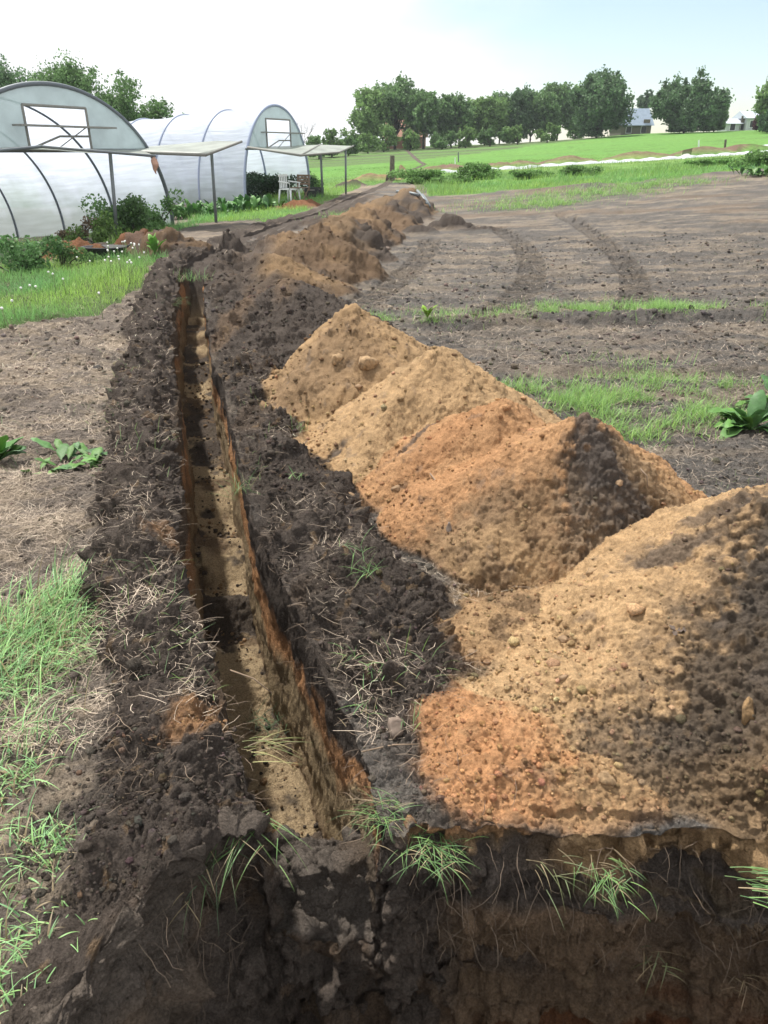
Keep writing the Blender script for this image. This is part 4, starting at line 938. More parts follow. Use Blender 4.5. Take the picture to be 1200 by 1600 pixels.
def plant(P, n, Lr, wr, label, name='dock_plant', lean=(.3,1.2), curl=(.3,1.0), az=(0,6.28), c=([.14,.30,.06],[.09,.20,.08]), spread_=0., cat='plant'):
    L_ = rng.uniform(*Lr, n); V, F = leafmesh(n, L_, L_*rng.uniform(wr[0], wr[1], n), rng.uniform(*az, n), rng.uniform(*lean, n), rng.uniform(*curl, n))
    if spread_: V = V+np.repeat(np.concatenate([rng.normal(0, spread_, (n,2)), np.zeros((n,1))], 1), 24, 0)
    w_ = rng.random(n)[:,None]; cc = np.array(c[0])*w_+np.array(c[1])*(1-w_); cc = np.repeat(cc*(1+rng.normal(0,.15,(n,1))), 24, 0)
    o = mesh(name, V, F, M_leaf, None, np.clip(cc, .01, .6)); o.location = P
    md = o.modifiers.new('solid', 'SOLIDIFY'); md.thickness = .0012
    return setp(o, label, cat, 'broad leaved plants')
p = surf(1172,672); plant((p[0],p[1],p[2]),30,(.16,.34),(.32,.45),'large dock plant with broad pale green leaves at the right edge behind the heaps')
p = surf(1215,640); plant((p[0],p[1],p[2]),20,(.15,.32),(.32,.45),'second dock plant cut off by the right edge, behind the large one')
p = surf(130,732); plant((p[0]-.15,p[1],p[2]+.01),16,(.10,.2),(.3,.42),'left part of a flattened dock plant lying on straw left of the bank',lean=(1.1,1.5),curl=(-.2,.3),spread_=.10)
plant((p[0]+.12,p[1]+.03,p[2]+.01),20,(.10,.22),(.28,.4),'right part of a flattened dock plant touching the soil bank',lean=(.9,1.5),curl=(-.2,.5),spread_=.10)
p = surf(-2,722); plant((p[0],p[1],p[2]),12,(.16,.28),(.35,.5),'pale broad leaf plant cut off by the left edge',lean=(.2,.9))
p = surf(1192,275); plant((p[0],p[1],p[2]),60,(.25,.5),(.3,.45),'dark leafy clump at the right edge of the far grass band',spread_=.35)
p = surf(242,396); plant((p[0],p[1],p[2]),14,(.2,.38),(.25,.4),'bright upright dock at the corner of the rooty heap',lean=(.0,.6),c=([.20,.42,.08],[.14,.3,.07]))
for k_, (u, v) in enumerate([(283,338),(312,340),(345,343),(375,341),(400,334)]):
    p = Py(u, v, 23.6+.5*k_); gz = float(land(p[0], p[1])); plant((p[0],p[1],gz),60,(.25,.55),(.3,.45),['dock clump against the side of the far polytunnel, leftmost','second dock clump along the far polytunnel','third dock clump along the far polytunnel, left of the second post','fourth dock clump along the far polytunnel','last small dock clump before the opening of the far polytunnel'][k_],lean=(.0,.8),spread_=.38,c=([.13,.30,.07],[.07,.18,.06]))
p = surf(668,498); plant((p[0],p[1],p[2]),10,(.1,.2),(.2,.35),'single bright upright weed in the nearest green strip',lean=(0,.5),c=([.28,.45,.06],[.2,.35,.06]))

# ------------------------------------------------------------------ dandelion clocks
dn = [(rng.uniform(160,225), rng.uniform(376,412)) for _ in range(24)]+[(205,380),(183,388),(178,393),(82,428),(32,450),(55,448),(46,446),(154,458),(18,470),(2,482),(120,402),(75,425),(140,408),(98,436)]
def dandelion(h, r):
    t = empty('dandelion', (0,0,0), 'x', 'dandelion', 'dandelion clocks in the grass')
    MB().tube([(0,0,0),(.01,0,h*.5),(0,.01,h)], .004, 5).build('stem', pmat_stem, t, True)
    V, F, _ = rocks(np.array([[0,0.01,h]]), np.array([r]), sub=2, flat=1.0); V = (V-V.mean(0)); V = V/np.linalg.norm(V, axis=1)[:,None]*r*(1+rng.normal(0,.1,(len(V),1)))+np.array([0,.01,h])
    mesh('seed_head', V, F, M_seed, t); return t
pmat_stem = pmat('stem_green', (.18,.24,.10), .7)
for i, (u, v) in enumerate(dn):
    q = Pz(u, v, .30 if u > 140 else .22); h = rng.uniform(.28, .42); gz = float(ground(np.array([q[0]]), np.array([q[1]]))[0])
    t = dandelion(q[2]-gz if q[2]-gz > .1 else .25, .0145); t.location = (q[0], q[1], gz)
    t['label'] = 'white dandelion clock on a thin stem in the cluster right of the black tub' if u > 140 else 'white dandelion clock standing alone in the grass at the left'

# ------------------------------------------------------------------ polytunnels
DD = np.array([-.893,.45,0.]); EE = np.array([.45,.893,0.])
M_hoopb = pmat('blue_grey_hoop', (.27,.32,.44), .5)
def tunnel(Fp, W, H, nh, label, sag, bend=True, win=None, canopy_z=1.72, hoopr=.03, step=2.0, hm_=None):
    base = np.array([Fp[0], Fp[1], 0.]); root = empty('polytunnel', (0,0,0), label, 'polytunnel', 'polytunnels')
    def hoop(kk, t, off=0.):   # t 0..1 from far foot to near foot
        a = math.pi*t; s = (1-math.cos(a))/2*W; zc = H*math.sin(a)**.92 if 0 < t < 1 else 0
        zf = float(land(Fp[0]+DD[0]*kk*step, Fp[1]+DD[1]*kk*step)); zb = zf*(1-.5*t)
        P = base+DD*kk*step-EE*s; P[2] = zc*(1+off)+zb-(.05 if zc == 0 else 0); return P
    T = np.linspace(0, 1, 49)
    # film with sag between hoops
    nk = nh*8+1; V = []; UV = []
    for a in range(nk):
        kk = a/8*(nh)/nh
        fr = kk % 1; sg = 1-.020*math.sin(math.pi*fr)
        for t in T:
            P = hoop(kk, t); c0 = hoop(kk, .5); cen = base+DD*kk*step-EE*W/2; 
            P[:2] = cen[:2]+(P[:2]-cen[:2])*sg; P[2] = P[2]*(sg if P[2] > 0 else 1)
            V.append(P); UV.append((kk, t*3))
    nT = len(T); F = []
    for a in range(nk-1):
        for b in range(nT-1): F.append((a*nT+b, (a+1)*nT+b, (a+1)*nT+b+1, a*nT+b+1))
    mesh('film_cover', np.array(V), np.array(F), M_film, root, None, True, np.array(UV))
    for kk in range(nh+1):
        MB().tube([hoop(kk, t)*np.array([1,1,1])+np.array([0,0,.0]) for t in T], hoopr*(1.3 if kk == 0 else 1), 8).build('hoop', hm_ or M_hoop, root, True)
    # gable net above the canopy with a window opening
    def pt(s, zz_, off=.0): P = base-EE*s-DD*off; P[2] = zz_; return P
    def ztop(s): 
        c = 1-2*s/W; t = math.acos(max(-1, min(1, c)))/math.pi; return hoop(0, t)[2]
    s0, s1, z0_, z1_ = win
    ss = np.linspace(0.02*W, .98*W, 81); V = []; F = []
    def strip(ss, lo, hi):
        b = len(V)
        for s in ss: V.append(pt(s, lo(s), .02)); V.append(pt(s, max(lo(s), hi(s)), .02))
        for i in range(len(ss)-1): F.append((b+2*i, b+2*i+2, b+2*i+3, b+2*i+1))
    sl = [s for s in ss if ztop(s) > canopy_z]
    strip([s for s in sl if s < s0]+[s0], lambda s: canopy_z, lambda s: ztop(s)-.01)
    strip([s0]+[s for s in sl if s0 < s < s1]+[s1], lambda s: z1_, lambda s: ztop(s)-.01)
    strip([s1]+[s for s in sl if s > s1], lambda s: canopy_z, lambda s: ztop(s)-.01)
    mesh('gable_net', np.array(V), np.array(F), M_gable, root)
    wf = MB(); 
    for a, b in [((s0,canopy_z),(s0,z1_)),((s1,canopy_z),(s1,z1_)),((s0,z1_),(s1,z1_)),((s0,canopy_z),(s1,canopy_z))]: wf.tube([pt(*a,.04), pt(*b,.04)], .028)
    wf.build('window_frame', M_frame, root)
    zm = canopy_z+(z1_-canopy_z)*.55
    MB().box((pt(s0-.25*(s1-s0)*.6, zm+.02, .25)+pt(s1, zm-.02, .10))/2, (s1-s0+.9, .28, .035), ax=np.array([EE, DD, (0,0,1)])).build('window_flap', M_frame, root)
    wf = MB(); wf.tube([pt(s0,canopy_z+.28,.03), pt((s0+s1)/2,canopy_z+.27,.03), pt(s1,canopy_z+.02,.03)], .022); wf.tube([pt(s0+.2,zm,.2), pt(s0+.6*(s1-s0),canopy_z,.03)], .012); wf.build('window_bar', M_frame, root)
    return root, pt
GA = Pz(270, 350); GA = (GA[0], GA[1])
t1, pt1 = tunnel((-5.5, 20.6), 6.5, 2.98, 6, 'near large milky polytunnel cut off by the left edge with a greenish net gable', 0, win=(2.4, 4.05, 0, 2.55), hoopr=.036)
t2, pt2 = tunnel((-2.88, 31.35), 4.2, 2.95, 5, 'farther white polytunnel with a round end and blue ribs behind the near one', 0, win=(1.25, 2.75, 0, 2.72), hoopr=.036, canopy_z=1.78, hm_=M_hoopb)
# canopies: propped flaps of the open ends
def sheet(name, P, m, parent, nsub=10, sag=.04):
    P = [np.asarray(q, float) for q in P]; V = []; F = []
    for i in range(nsub+1):
        for j in range(nsub+1):
            u_, v_ = i/nsub, j/nsub; q = P[0]*(1-u_)*(1-v_)+P[1]*u_*(1-v_)+P[2]*u_*v_+P[3]*(1-u_)*v_
            q = q-np.array([0,0,sag*math.sin(PI*u_)*math.sin(PI*v_)+.01*math.sin(u_*17)*math.sin(PI*v_)]); V.append(q)
    for i in range(nsub):
        for j in range(nsub): a = i*(nsub+1)+j; F.append((a, a+nsub+1, a+nsub+2, a+1))
    o = mesh(name, np.array(V), np.array(F), m, parent); md = o.modifiers.new('solid', 'SOLIDIFY'); md.thickness = .006; return o
c1 = [Py(-160,250,13.2), Py(65,229,16.2), Py(243,244,18.2), Py(205,238,20.4), Py(-160,242,15.5)]
sheet('canopy', [c1[0], c1[1], pt1(4.8,1.76), pt1(6.3,1.7)], M_canopy, t1)
sheet('canopy', [c1[1], c1[2], pt1(.9,1.74), pt1(4.8,1.76)], M_canopy, t1)
MB().tube([c1[0], c1[1]], .028).build('canopy_pole', M_galv, t1, True); MB().tube([c1[1], c1[2]], .028).build('canopy_pole', M_galv, t1, True)
MB().tube([pt1(.6,1.72,.02), pt1(6.2,1.72,.02)], .04).build('cross_bar', M_galv, t1, True)
c2 = [Py(170,234,19.6), Py(322,240,18.9), Py(378,221,19.6), Py(338,220,21.6)]
sheet('canopy', [c2[0], c2[1], c2[2], c2[3]], M_canopy, t1, sag=.02)
MB().tube([c2[1]-np.array([0,0,.03]), c2[2]], .028).build('canopy_pole', M_frame, t1, True); MB().tube([c2[0]-np.array([0,0,.03]), c2[1]-np.array([0,0,.03])], .035).build('canopy_pole', M_frame, t1, True)
def post(u0, v0, u1, v1, y, r, name, parent, m=M_galv):
    a = Py(u0, v0, y); b = Py(u1, v1, y); b[2] = float(ground(np.array([b[0]]), np.array([b[1]]))[0])-.1
    return MB().tube([a, b], r).build(name, m, parent, True)
post(172,240,183,372,17.6,.04,'prop_post',t1); post(330,232,337,342,20.7,.04,'prop_post',t1)
c3 = [Py(387,230,27.6), Py(470,243,25.8), Py(500,226,29.5), Py(452,228,31.3)]
sheet('canopy', [c3[0], c3[1], c3[2], c3[3]], M_canopy, t2); c4 = [Py(552,228,30.0), Py(530,238,28.2)]
sheet('canopy', [c3[1], c4[1], c4[0], c3[2]], M_canopy, t2, sag=.02)
MB().tube([c3[0], c3[1]], .035).build('canopy_pole', M_frame, t2, True); MB().tube([c3[1], c4[1], c4[0]], .03).build('canopy_pole', M_frame, t2, True); MB().tube([c3[1], c3[2]], .03).build('canopy_pole', M_frame, t2, True)
post(501,233,504,308,28.5,.04,'prop_post',t2); post(540,234,540,284,29.0,.035,'prop_post',t2)
MB().tube([pt2(.3,1.78,.02), pt2(4.0,1.78,.02)], .035).build('cross_bar', M_galv, t2, True)
# rag knotted on the canopy pole
V, F, _ = rocks(np.array([[0,0,0.]]), np.array([1.]), sub=3); V = V*np.array([.055,.045,.17])+np.array([0,0,-.16]); V += .05*np.stack([vnoise(V[:,0],V[:,1],V[:,2],.1,s) for s in (1,2,3)],-1)
o = mesh('rag', V, F, M_cloth); o.location = tuple(c1[2]+np.array([-.02,-.05,.0])); setp(o, 'faded pink rag knotted to the end of the near canopy pole', 'rag')
# dry weeds heaped inside the near tunnel, plants inside the far one
def bush(name, P, rx, ry, rz, n, lf, c, label, cat, group=None, stems=True, sparse=.0, m=None):
    root = empty(name, P, label, cat, group)
    k = max(5, int(n/160)); cen = rng.normal(0, .42, (k, 3)); cen[:,2] = np.abs(rng.uniform(.15, .95, k)); rad = rng.uniform(.22, .45, k)
    which = rng.integers(0, k, n); d = rng.normal(0, 1, (n, 3)); d /= np.linalg.norm(d, axis=1)[:,None]
    q = cen[which]+d*(rad[which]*rng.random(n)**.4)[:,None]; q[:,2] = np.abs(q[:,2]); q = q*np.array([rx, ry, rz])
    V, F = quads(q, lf); 
    cc = np.array(c)[None]*(1+rng.normal(0, .22, (n,1)))*(.8+.4*rng.random((k,1))[which])
    mesh('foliage', V, F, m or M_tree, root, np.repeat(np.clip(cc, .008, .6), 4, 0), False)
    if stems:
        b = MB()
        for i in range(min(k, 9)): b.tube([(0,0,-.1), cen[i]*np.array([rx,ry,rz])*np.array([.5,.5,.5]), cen[i]*np.array([rx,ry,rz])], [.02*rz+.008,.012*rz+.005,.004], 5)
        b.build('stems', M_bark, root, True)
    return root
def quads(q, lf):
    n = len(q); s = lf*rng.uniform(.6, 1.4, n)[:,None]; a = rng.normal(0, 1, (n,3)); a /= np.linalg.norm(a, axis=1)[:,None]; b = rng.normal(0, 1, (n,3)); b = np.cross(a, b); b /= np.linalg.norm(b, axis=1)[:,None]
    V = np.stack([q-a*s*.8, q-b*s*.5+a*s*.1, q+a*s*.9, q+b*s*.5-a*s*.05], 1).reshape(-1, 3)
    return V, np.arange(4*n).reshape(-1, 4)
def onland(u, y, v=300): p = Py(u, v, y); return (p[0], p[1], float(land(p[0], p[1])))
bush('dry_weeds', onland(150,19.6), .6,.35,.42,1300,.05,(.16,.12,.08),'brown heap of dried weeds inside the near polytunnel','dried weeds',stems=False,m=M_straw)
bush('dry_weeds', onland(80,19.6), .7,.3,.22,800,.05,(.18,.14,.09),'low strip of dried weeds left of the brown heap inside the near polytunnel','dried weeds',stems=False,m=M_straw)
bush('shrub', onland(195,18.2), .85,.5,.72,4200,.045,(.12,.22,.08),'loose green shrub at the corner of the near polytunnel behind its post','shrub')
bush('shrub', onland(238,19.6), .7,.5,.75,1800,.045,(.13,.24,.08),'small green shrub right of the post at the foot of the near polytunnel','shrub')
bush('shrub', onland(145,17.0), .5,.4,.6,1400,.04,(.13,.22,.06),'bright low shrub left of the post in front of the near polytunnel','shrub')
bush('nettle_clump', onland(8,12.4), .7,.5,.55,2600,.035,(.11,.22,.08),'blue green nettle clump at the left edge of the grass','nettles')
bush('nettle_clump', onland(75,12.9), .45,.3,.4,1200,.03,(.11,.20,.07),'nettle clump in front of the left rusty heap','nettles')
bush('tomato_bed', tuple(pt2(1.2,float(land(-4,31)),-1.2)), 1.5,.8,.75,4200,.06,(.04,.075,.035),'dark green plants growing inside the far polytunnel','plants')
bush('tomato_bed', tuple(pt2(2.6,float(land(-6,31)),-2.0)), 1.3,.8,.6,3200,.06,(.035,.065,.035),'second dark row of plants deeper inside the far polytunnel','plants')
bush('shrub', onland(488,32.5), .7,.4,.55,1500,.05,(.09,.17,.05),'green weeds behind the plastic chair at the tunnel end','shrub')
for k_, (u, y_, w_, h_, l) in enumerate([(662,33.5,1.2,.75,'rounded green bush just right of the fence post'),(740,34.5,.75,.85,'dark rounded bush in the long grass, second from the fence post'),(705,33,.8,.4,'low bush between two rounded bushes in the long grass'),
        (828,33,1.0,.45,'low dark bush in the long grass below the middle of the row cover'),(905,33,.9,.45,'low bush in the long grass right of the middle'),(1110,34,1.2,.4,'low bush in the long grass towards the right edge'),(1198,31,1.4,.8,'leafy bush at the right edge of the long grass')]):
    bush('bush', onland(u, y_), w_, .6, h_*.62, 4200, .06, (.16,.29,.09), l, 'bush', 'bushes in the long grass')

# short stakes, tub, trays, sticks
def stake(name, u0, v0, u1, v1, y, r, label, cat, m=M_wood, cap=False):
    a = Py(u0, v0, y); b = Py(u1, v1, y); gz = float(ground(np.array([b[0]]), np.array([b[1]]))[0]); b[2] = gz-.15
    o = MB().tube([b, (a+b)/2+np.array([.005,0,0]), a], [r, r*.97, r*.9], 8).build(name, m); return setp(o, label, cat)
stake('stake', 33,382,40,402,15.0,.035,'short leaning wooden stake nearest the left edge by the rusty heap','stake')
stake('stake', 57,375,63,392,15.6,.035,'short leaning wooden stake right of the first one','stake')
stake('fence_post', 613,243,612,281,35.5,.11,'thick weathered wooden fence post standing alone in the grass','fence post')
stake('marker_stake', 716,238,716,262,62,.05,'thin grey stake in the far field under the trees','marker stake',M_galv)
stake('marker_stake', 711,246,711,268,46,.03,'very thin pale stick left of the row cover','marker stake',M_white)
stake('marker_stake', 1092,219,1092,232,58,.06,'white marker stake in the green field behind the row cover','marker stake',M_white)
stake('marker_stake', 1134,218,1133,231,55,.08,'dark marker stake in the green field near the right end of the cover','marker stake')
stake('utility_pole', 718,198,717,232,105,.09,'thin pole in front of the hedge of trees','pole',M_wood)
p = np.array(onland(150,14.2)); tub = empty('plant_tub', tuple(p), 'low black rubber tub half hidden in grass and dandelions', 'tub')
b = MB(); V = []; nn_ = 28
prof = [(.20,0),(.26,.14),(.285,.15),(.285,.17),(.25,.17),(.23,.05),(0,.045)]
for (r_, z_) in prof:
    for i in range(nn_): V.append((r_*1.5*math.cos(2*PI*i/nn_), r_*math.sin(2*PI*i/nn_), z_))
F = [(a*nn_+i, a*nn_+(i+1) % nn_, (a+1)*nn_+(i+1) % nn_, (a+1)*nn_+i) for a in range(len(prof)-1) for i in range(nn_)]
b.add(V, F); b.build('bowl', M_black, tub, True); MB().tube([(.38,0,.16),(.47,0,.2),(.38,.06,.16)], .015).build('handle', M_black, tub, True)
tub.location.z = p[2]+.02
for k_, (a, b_, l) in enumerate([((600,296),(655,309),'long grey pole lying on the last far heap'),((632,300),(668,312),'shorter pole lying beside the long grey one'),((640,293),(672,306),'thin pole lying behind the other two on the last heap')]):
    A = surf(*a); B = surf(*b_); A = Py(a[0]+20, a[1], 23.2)*1.; B = Py(b_[0], b_[1], 21.8)
    for Q_ in (A, B): Q_[2] = float(ground(np.array([Q_[0]]), np.array([Q_[1]]))[0])+.06
    setp(MB().tube([A, (A+B)/2+np.array([0,0,.02]), B], .04).build('pole', M_galv, None, True), l, 'pole')
# sticks and a dead leaf on the heaps
for (a, b_, r, l) in [((672,742),(690,782),.004,'thin root standing on the black patched heap'),((1000,735),(1012,765),.004,'pale bent twig on the right of the black soil patch'),((565,1178),(655,1165),.003,'thin dark twig beside the round flat stone'),
                      ((100,1160),(45,1255),.003,'long pale stalk across pressed soil at the left'),((480,690),(440,735),.003,'pale dry stalk leaning over the trench edge'),((360,1050),(425,1085),.003,'thin forked root reaching over the trench from the left bank')]:
    A = surf(*a); B = surf(*b_); M__ = (A+B)/2+np.array([.01,0,.02])
    setp(MB().tube([A+np.array([0,0,.008]), M__, B+np.array([0,0,.006])], [r,r*.9,r*.5], 6).build('twig', M_straw_p if False else pmat('twig_bark',(.22,.16,.11),.9), None, True), l, 'twig')
p = surf(1055,990); V, F = leafmesh(3, [.035,.03,.03], [.02,.018,.018], [0,2.1,4.2], [1.3,1.2,1.4], [.3,.3,.2], 5, .3); o = mesh('dead_leaf', V, F, M_straw, None, np.full((len(V),3), .10)*np.array([1,.75,.6])); o.location = (p[0],p[1],p[2]+.01)
setp(o, 'curled brown dead leaf on the grey soil of the near heap', 'leaf')

# ------------------------------------------------------------------ chairs
def plastic_chair(loc, rz):
    t = empty('plastic_chair', loc, 'white plastic garden armchair at the open end of the far polytunnel', 'chair', None, rz)
    for sx in (-1, 1):
        for sy in (-1, 1): MB().tube([(sx*.27,sy*.26,0),(sx*.23,sy*.22,.43)], [.025,.035], 6).build('leg', M_white, t, True)
    MB().box((0,0,.44), (.50,.48,.04)).build('seat', M_white, t, bevel=.015)
    b = MB()
    for i in range(5): b.box((-.18+i*.09,.235+.0,.66), (.05,.02,.38))
    b.box((0,.235,.86), (.5,.03,.07)); b.build('backrest', M_white, t, bevel=.008)
    for sx in (-1, 1): MB().tube([(sx*.26,-.22,.43),(sx*.28,-.23,.64),(sx*.29,0,.66),(sx*.26,.22,.68)], .025, 6).build('armrest', M_white, t, True)
    return t
def garden_chair(loc, rz):
    t = empty('wooden_chair', loc, 'weathered brown slatted wooden chair right of the white plastic chair', 'chair', None, rz)
    mw = pmat('brown_slats', (.20,.14,.10), .85, n=.3)
    for sx in (-1, 1):
        MB().tube([(sx*.22,-.25,0),(sx*.22,.22,.45)], .02, 6).build('leg', mw, t); MB().tube([(sx*.22,.27,0),(sx*.22,-.20,.43)], .02, 6).build('leg', mw, t)
        MB().box((sx*.22,.24,.6), (.04,.03,.5)).build('back_post', mw, t)
    b = MB(); [b.box((0,-.2+i*.09,.45), (.5,.07,.02)) for i in range(5)]; b.build('seat', mw, t)
    b = MB(); [b.box((0,.26,.56+i*.085), (.5,.02,.065)) for i in range(4)]; b.build('backrest', mw, t)
    return t
plastic_chair(onland(452,27.2), R(60)); garden_chair(onland(469,27.4), R(-25))
for (u, y_, s, l) in [(487,29.0,(.5,.35,.3),'dark open crate right of the wooden chair'),(497,29.4,(.4,.35,.28),'grey crate at the foot of the tunnel post')]:
    q = onland(u, y_); t = empty('crate', q, l, 'crate'); b = MB(); w2, d2, h2 = s
    for sx, sy, dx, dy in ((0,-1,w2,.02),(0,1,w2,.02),(-1,0,.02,d2-.045),(1,0,.02,d2-.045)): b.box((sx*(w2/2-.01),sy*(d2/2-.01),h2/2), (dx,dy,h2))
    b.build('sides', M_black, t); MB().box((0,0,.015),(w2-.045,d2-.045,.02)).build('bottom', M_black, t); MB().box((0,-d2/2-.006,h2*.8),(w2*.5,.012,.04)).build('handle', M_frame, t)

# ------------------------------------------------------------------ fleece row covers
def cover(A, B, wdt, label, n=220, h=.13):
    A = np.array(A); B = np.array(B); V = []; F = []; d = (B-A)/np.linalg.norm(B-A); nrm = np.array([-d[1], d[0]]); m_ = 13
    for i in range(n+1):
        c = A+(B-A)*i/n; w_ = wdt*(1+.18*math.sin(i*.31)+.12*math.sin(i*.83))*min(1, .25+i/8, .25+(n-i)/8)
        for j in range(m_):
            s = (j/(m_-1)-.5); q = c+nrm*s*w_; zz_ = float(land(q[0], q[1]))
            V.append((q[0], q[1], zz_+.0+h*max(0, 1-(2*s)**4)*(.75+.25*math.sin(i*.5)+.25*float(n2(np.array([i*.3]),np.array([j*.5]),1.,7)[0]))))
    for i in range(n):
        for j in range(m_-1): a = i*m_+j; F.append((a, a+1, a+m_+1, a+m_))
    o = mesh('row_cover', np.array(V), np.array(F), M_fleece); return setp(o, label, 'row cover', 'white row covers')
A = Py(688,273,40); B = Py(1230,238,43.5)
cover(A[:2], B[:2], 1.2, 'long strip of rumpled white fleece laid across the green field')
A = Py(1142,233,56); B = Py(1240,229,57)
cover(A[:2], B[:2], 3.0, 'short second strip of white fleece behind the long one at the right', 60)

# ------------------------------------------------------------------ trees
def tree(u, top, y, wpx, name, label, cat='tree', c=(.05,.095,.035), n=6000, lf=.30, base=None, low=.28, dense=1., seed=0, group='trees along the far side of the field', lobes=16):
    q = onland(u, y); T = Py(u, top, y); h = T[2]-q[2]; wd = wpx*1.28/1155*(y*math.cos(PITCH)); r_ = np.random.default_rng(seed+int(u))
    root = empty(name, q, label, cat, group)
    zc = h*(low+(1-low)*.5); rz = h*(1-low)*.5; rx = wd/2
    k = lobes; ph = r_.uniform(0, 6.28, k); cz = r_.uniform(-1, 1, k); rr = np.sqrt(np.maximum(0, 1-cz**2))*r_.uniform(.3, 1.0, k)**.6
    cen = np.stack([np.cos(ph)*rr*rx*.74, np.sin(ph)*rr*rx*.74, zc+cz*rz*.78], -1); rad = r_.uniform(.34, .52, k)*min(rx, rz*1.05)
    # limbs
    b = MB(); tr0 = max(.10, h*.022); fork = h*max(low*.9, .14)
    b.tube([(0,0,-.4),(r_.normal(0,.02)*h,0,fork*.5),(0,0,fork)], [tr0*1.35,tr0*1.05,tr0*.9], 8)
    for i in range(k):
        m = (np.array([0,0,fork])+cen[i])/2+np.array([0,0,.05*h]); b.tube([(0,0,fork*r_.uniform(.8,1)), m, cen[i]], [tr0*.5,tr0*.28,tr0*.1], 5)
    tips = []
    for i in range(k):
        for _ in range(3):
            d = r_.normal(0,1,3); d /= np.linalg.norm(d); e = cen[i]+d*rad[i]*1.0; b.tube([cen[i], (cen[i]+e)/2+r_.normal(0,.05,3)*rad[i], e], [tr0*.10,tr0*.06,tr0*.02], 4)
    b.build('trunk', M_bark, root, True)
    # leaves in clumps through each lobe
    nc = k*26; wl_ = r_.integers(0, k, nc); d = r_.normal(0, 1, (nc,3)); d /= np.linalg.norm(d, axis=1)[:,None]
    cc_ = cen[wl_]+d*(rad[wl_]*r_.uniform(.2, 1.15, nc))[:,None]; cr = r_.uniform(.12, .30, nc)*rad.mean()
    n = int(n*dense*2.3); w2 = r_.integers(0, nc, n); d = r_.normal(0, 1, (n,3)); q_ = cc_[w2]+d*cr[w2][:,None]*.8
    q_[:,2] = np.maximum(q_[:,2], .3)
    V, F = quads(q_, lf*.66); tint = (.75+.5*r_.random((nc,1)))[w2]
    cc = np.array(c)[None]*tint*(1+r_.normal(0, .15, (n,1))); mesh('crown', V, F, M_tree, root, np.repeat(np.clip(cc, .008, .5), 4, 0), False)
    return root
D1 = (.130,.225,.085); D2 = (.175,.285,.095); D3 = (.102,.182,.080)
TR = [(578,137,112,58,'leftmost tall airy tree of the far row, leaning out over the shed',D2,.30,.75),(617,129,116,80,'tallest airy tree at the left of the far row with a forked trunk',D1,.32,.8),(660,145,112,58,'tree with a bare straight trunk, third in the far row',D1,.36,.8),
      (704,152,114,54,'slender tree behind the thin pole in the far row',D1,.30,.9),(752,153,118,62,'light green rounded tree in the middle of the far row',D2,.25,1.1),(797,144,122,74,'wide dark tree left of the gap in the far row',D3,.25,1.1),(838,150,120,46,'small tree in the gap of the far row',D1,.3,.7),
      (862,132,124,60,'tall tree just left of the massive dark tree',D1,.3,.95),(922,116,110,82,'massive dark tree reaching the ground left of the blue roofed barn',D3,.03,1.9),
      (1054,118,108,98,'huge broad dark tree standing alone right of the blue roofed barn',D3,.03,2.1),(1098,165,112,30,'smaller tree at the right foot of the huge broad tree',D1,.05,1.0),
      (1192,122,96,62,'tall tree cut off by the right edge of the view',D2,.10,1.4),(1188,172,92,44,'bright round low tree in front of the tall right edge tree',(.07,.15,.06),.02,1.1),(1150,176,150,30,'small tree behind the pale farm building',D1,.05,.7)]
for (u, top, y_, wp, l, c, lw, dn_) in TR: tree(u, top, y_, wp, 'deciduous_tree', l, c=c, low=lw*.8, dense=dn_*1.25, n=5200, lf=.34, lobes=20)
for (u, top, y_, wp, l, c, lw, dn_) in [(598,150,138,60,'second row tree behind the leftmost trees',D2,.2,.8),(640,150,140,60,'second row tree behind the forked trunk',D1,.2,.9),(686,160,138,60,'second row tree between the straight trunk and the slender tree',D1,.15,.9),
        (728,160,140,60,'second row tree right of the slender tree',D2,.15,1.),(775,152,142,66,'second row tree between the light green and the wide dark tree',D1,.15,1.),(822,150,142,66,'second row tree behind the gap in the far row',D2,.12,1.),(890,138,140,60,'second row tree left of the massive dark tree',D2,.12,1.)]:
    tree(u, top, y_, wp, 'deciduous_tree', l, c=tuple(v*1.1 for v in c), low=lw, dense=dn_, n=4200, lf=.38, lobes=16)
tree(990,133,150,24,'poplar_tree','narrow pale poplar rising behind the blue roofed barn',c=(.09,.15,.08),low=.05,n=3600,lf=.36,lobes=18)
tree(1168,178,100,17,'copper_tree','small dark purple tree beside the pale farm building',c=(.08,.03,.04),low=.05,n=1200,lf=.3)
for (u, top, y_, wp, l, c, n) in [(600,196,104,36,'hedge bush under the leftmost trees',D2,1500),(640,203,105,30,'low hedge bush left of the straight trunk',D2,1200),(688,196,104,46,'rounded hedge bush by the thin pole',D1,1800),(724,203,105,40,'hedge bush right of the thin pole',D2,1600),
        (762,200,106,48,'hedge bush below the light green tree',D1,2000),(803,198,107,52,'wide hedge bush below the dark tree',D2,2200),(848,196,106,48,'hedge bush left of the massive dark tree',D2,2000),(575,210,100,36,'hedge bush beside the pale shed',D2,1300),
        (520,203,92,50,'light green bush at the left end of the hedge',(.10,.18,.05),1700),(545,215,95,40,'low bush in front of the pale shed',D1,1200),(500,214,88,36,'low bush behind the far polytunnel canopy',D1,1200),(548,196,110,36,'airy small tree left of the pale shed',D2,900),(1118,197,130,20,'low bush between the broad tree and the farm building',D1,1000)]:
    tree(u, top, y_, wp, 'hedge_bush', l, 'bush', c=c, low=.02, n=n, lf=.26, group='hedge under the far trees', lobes=9)
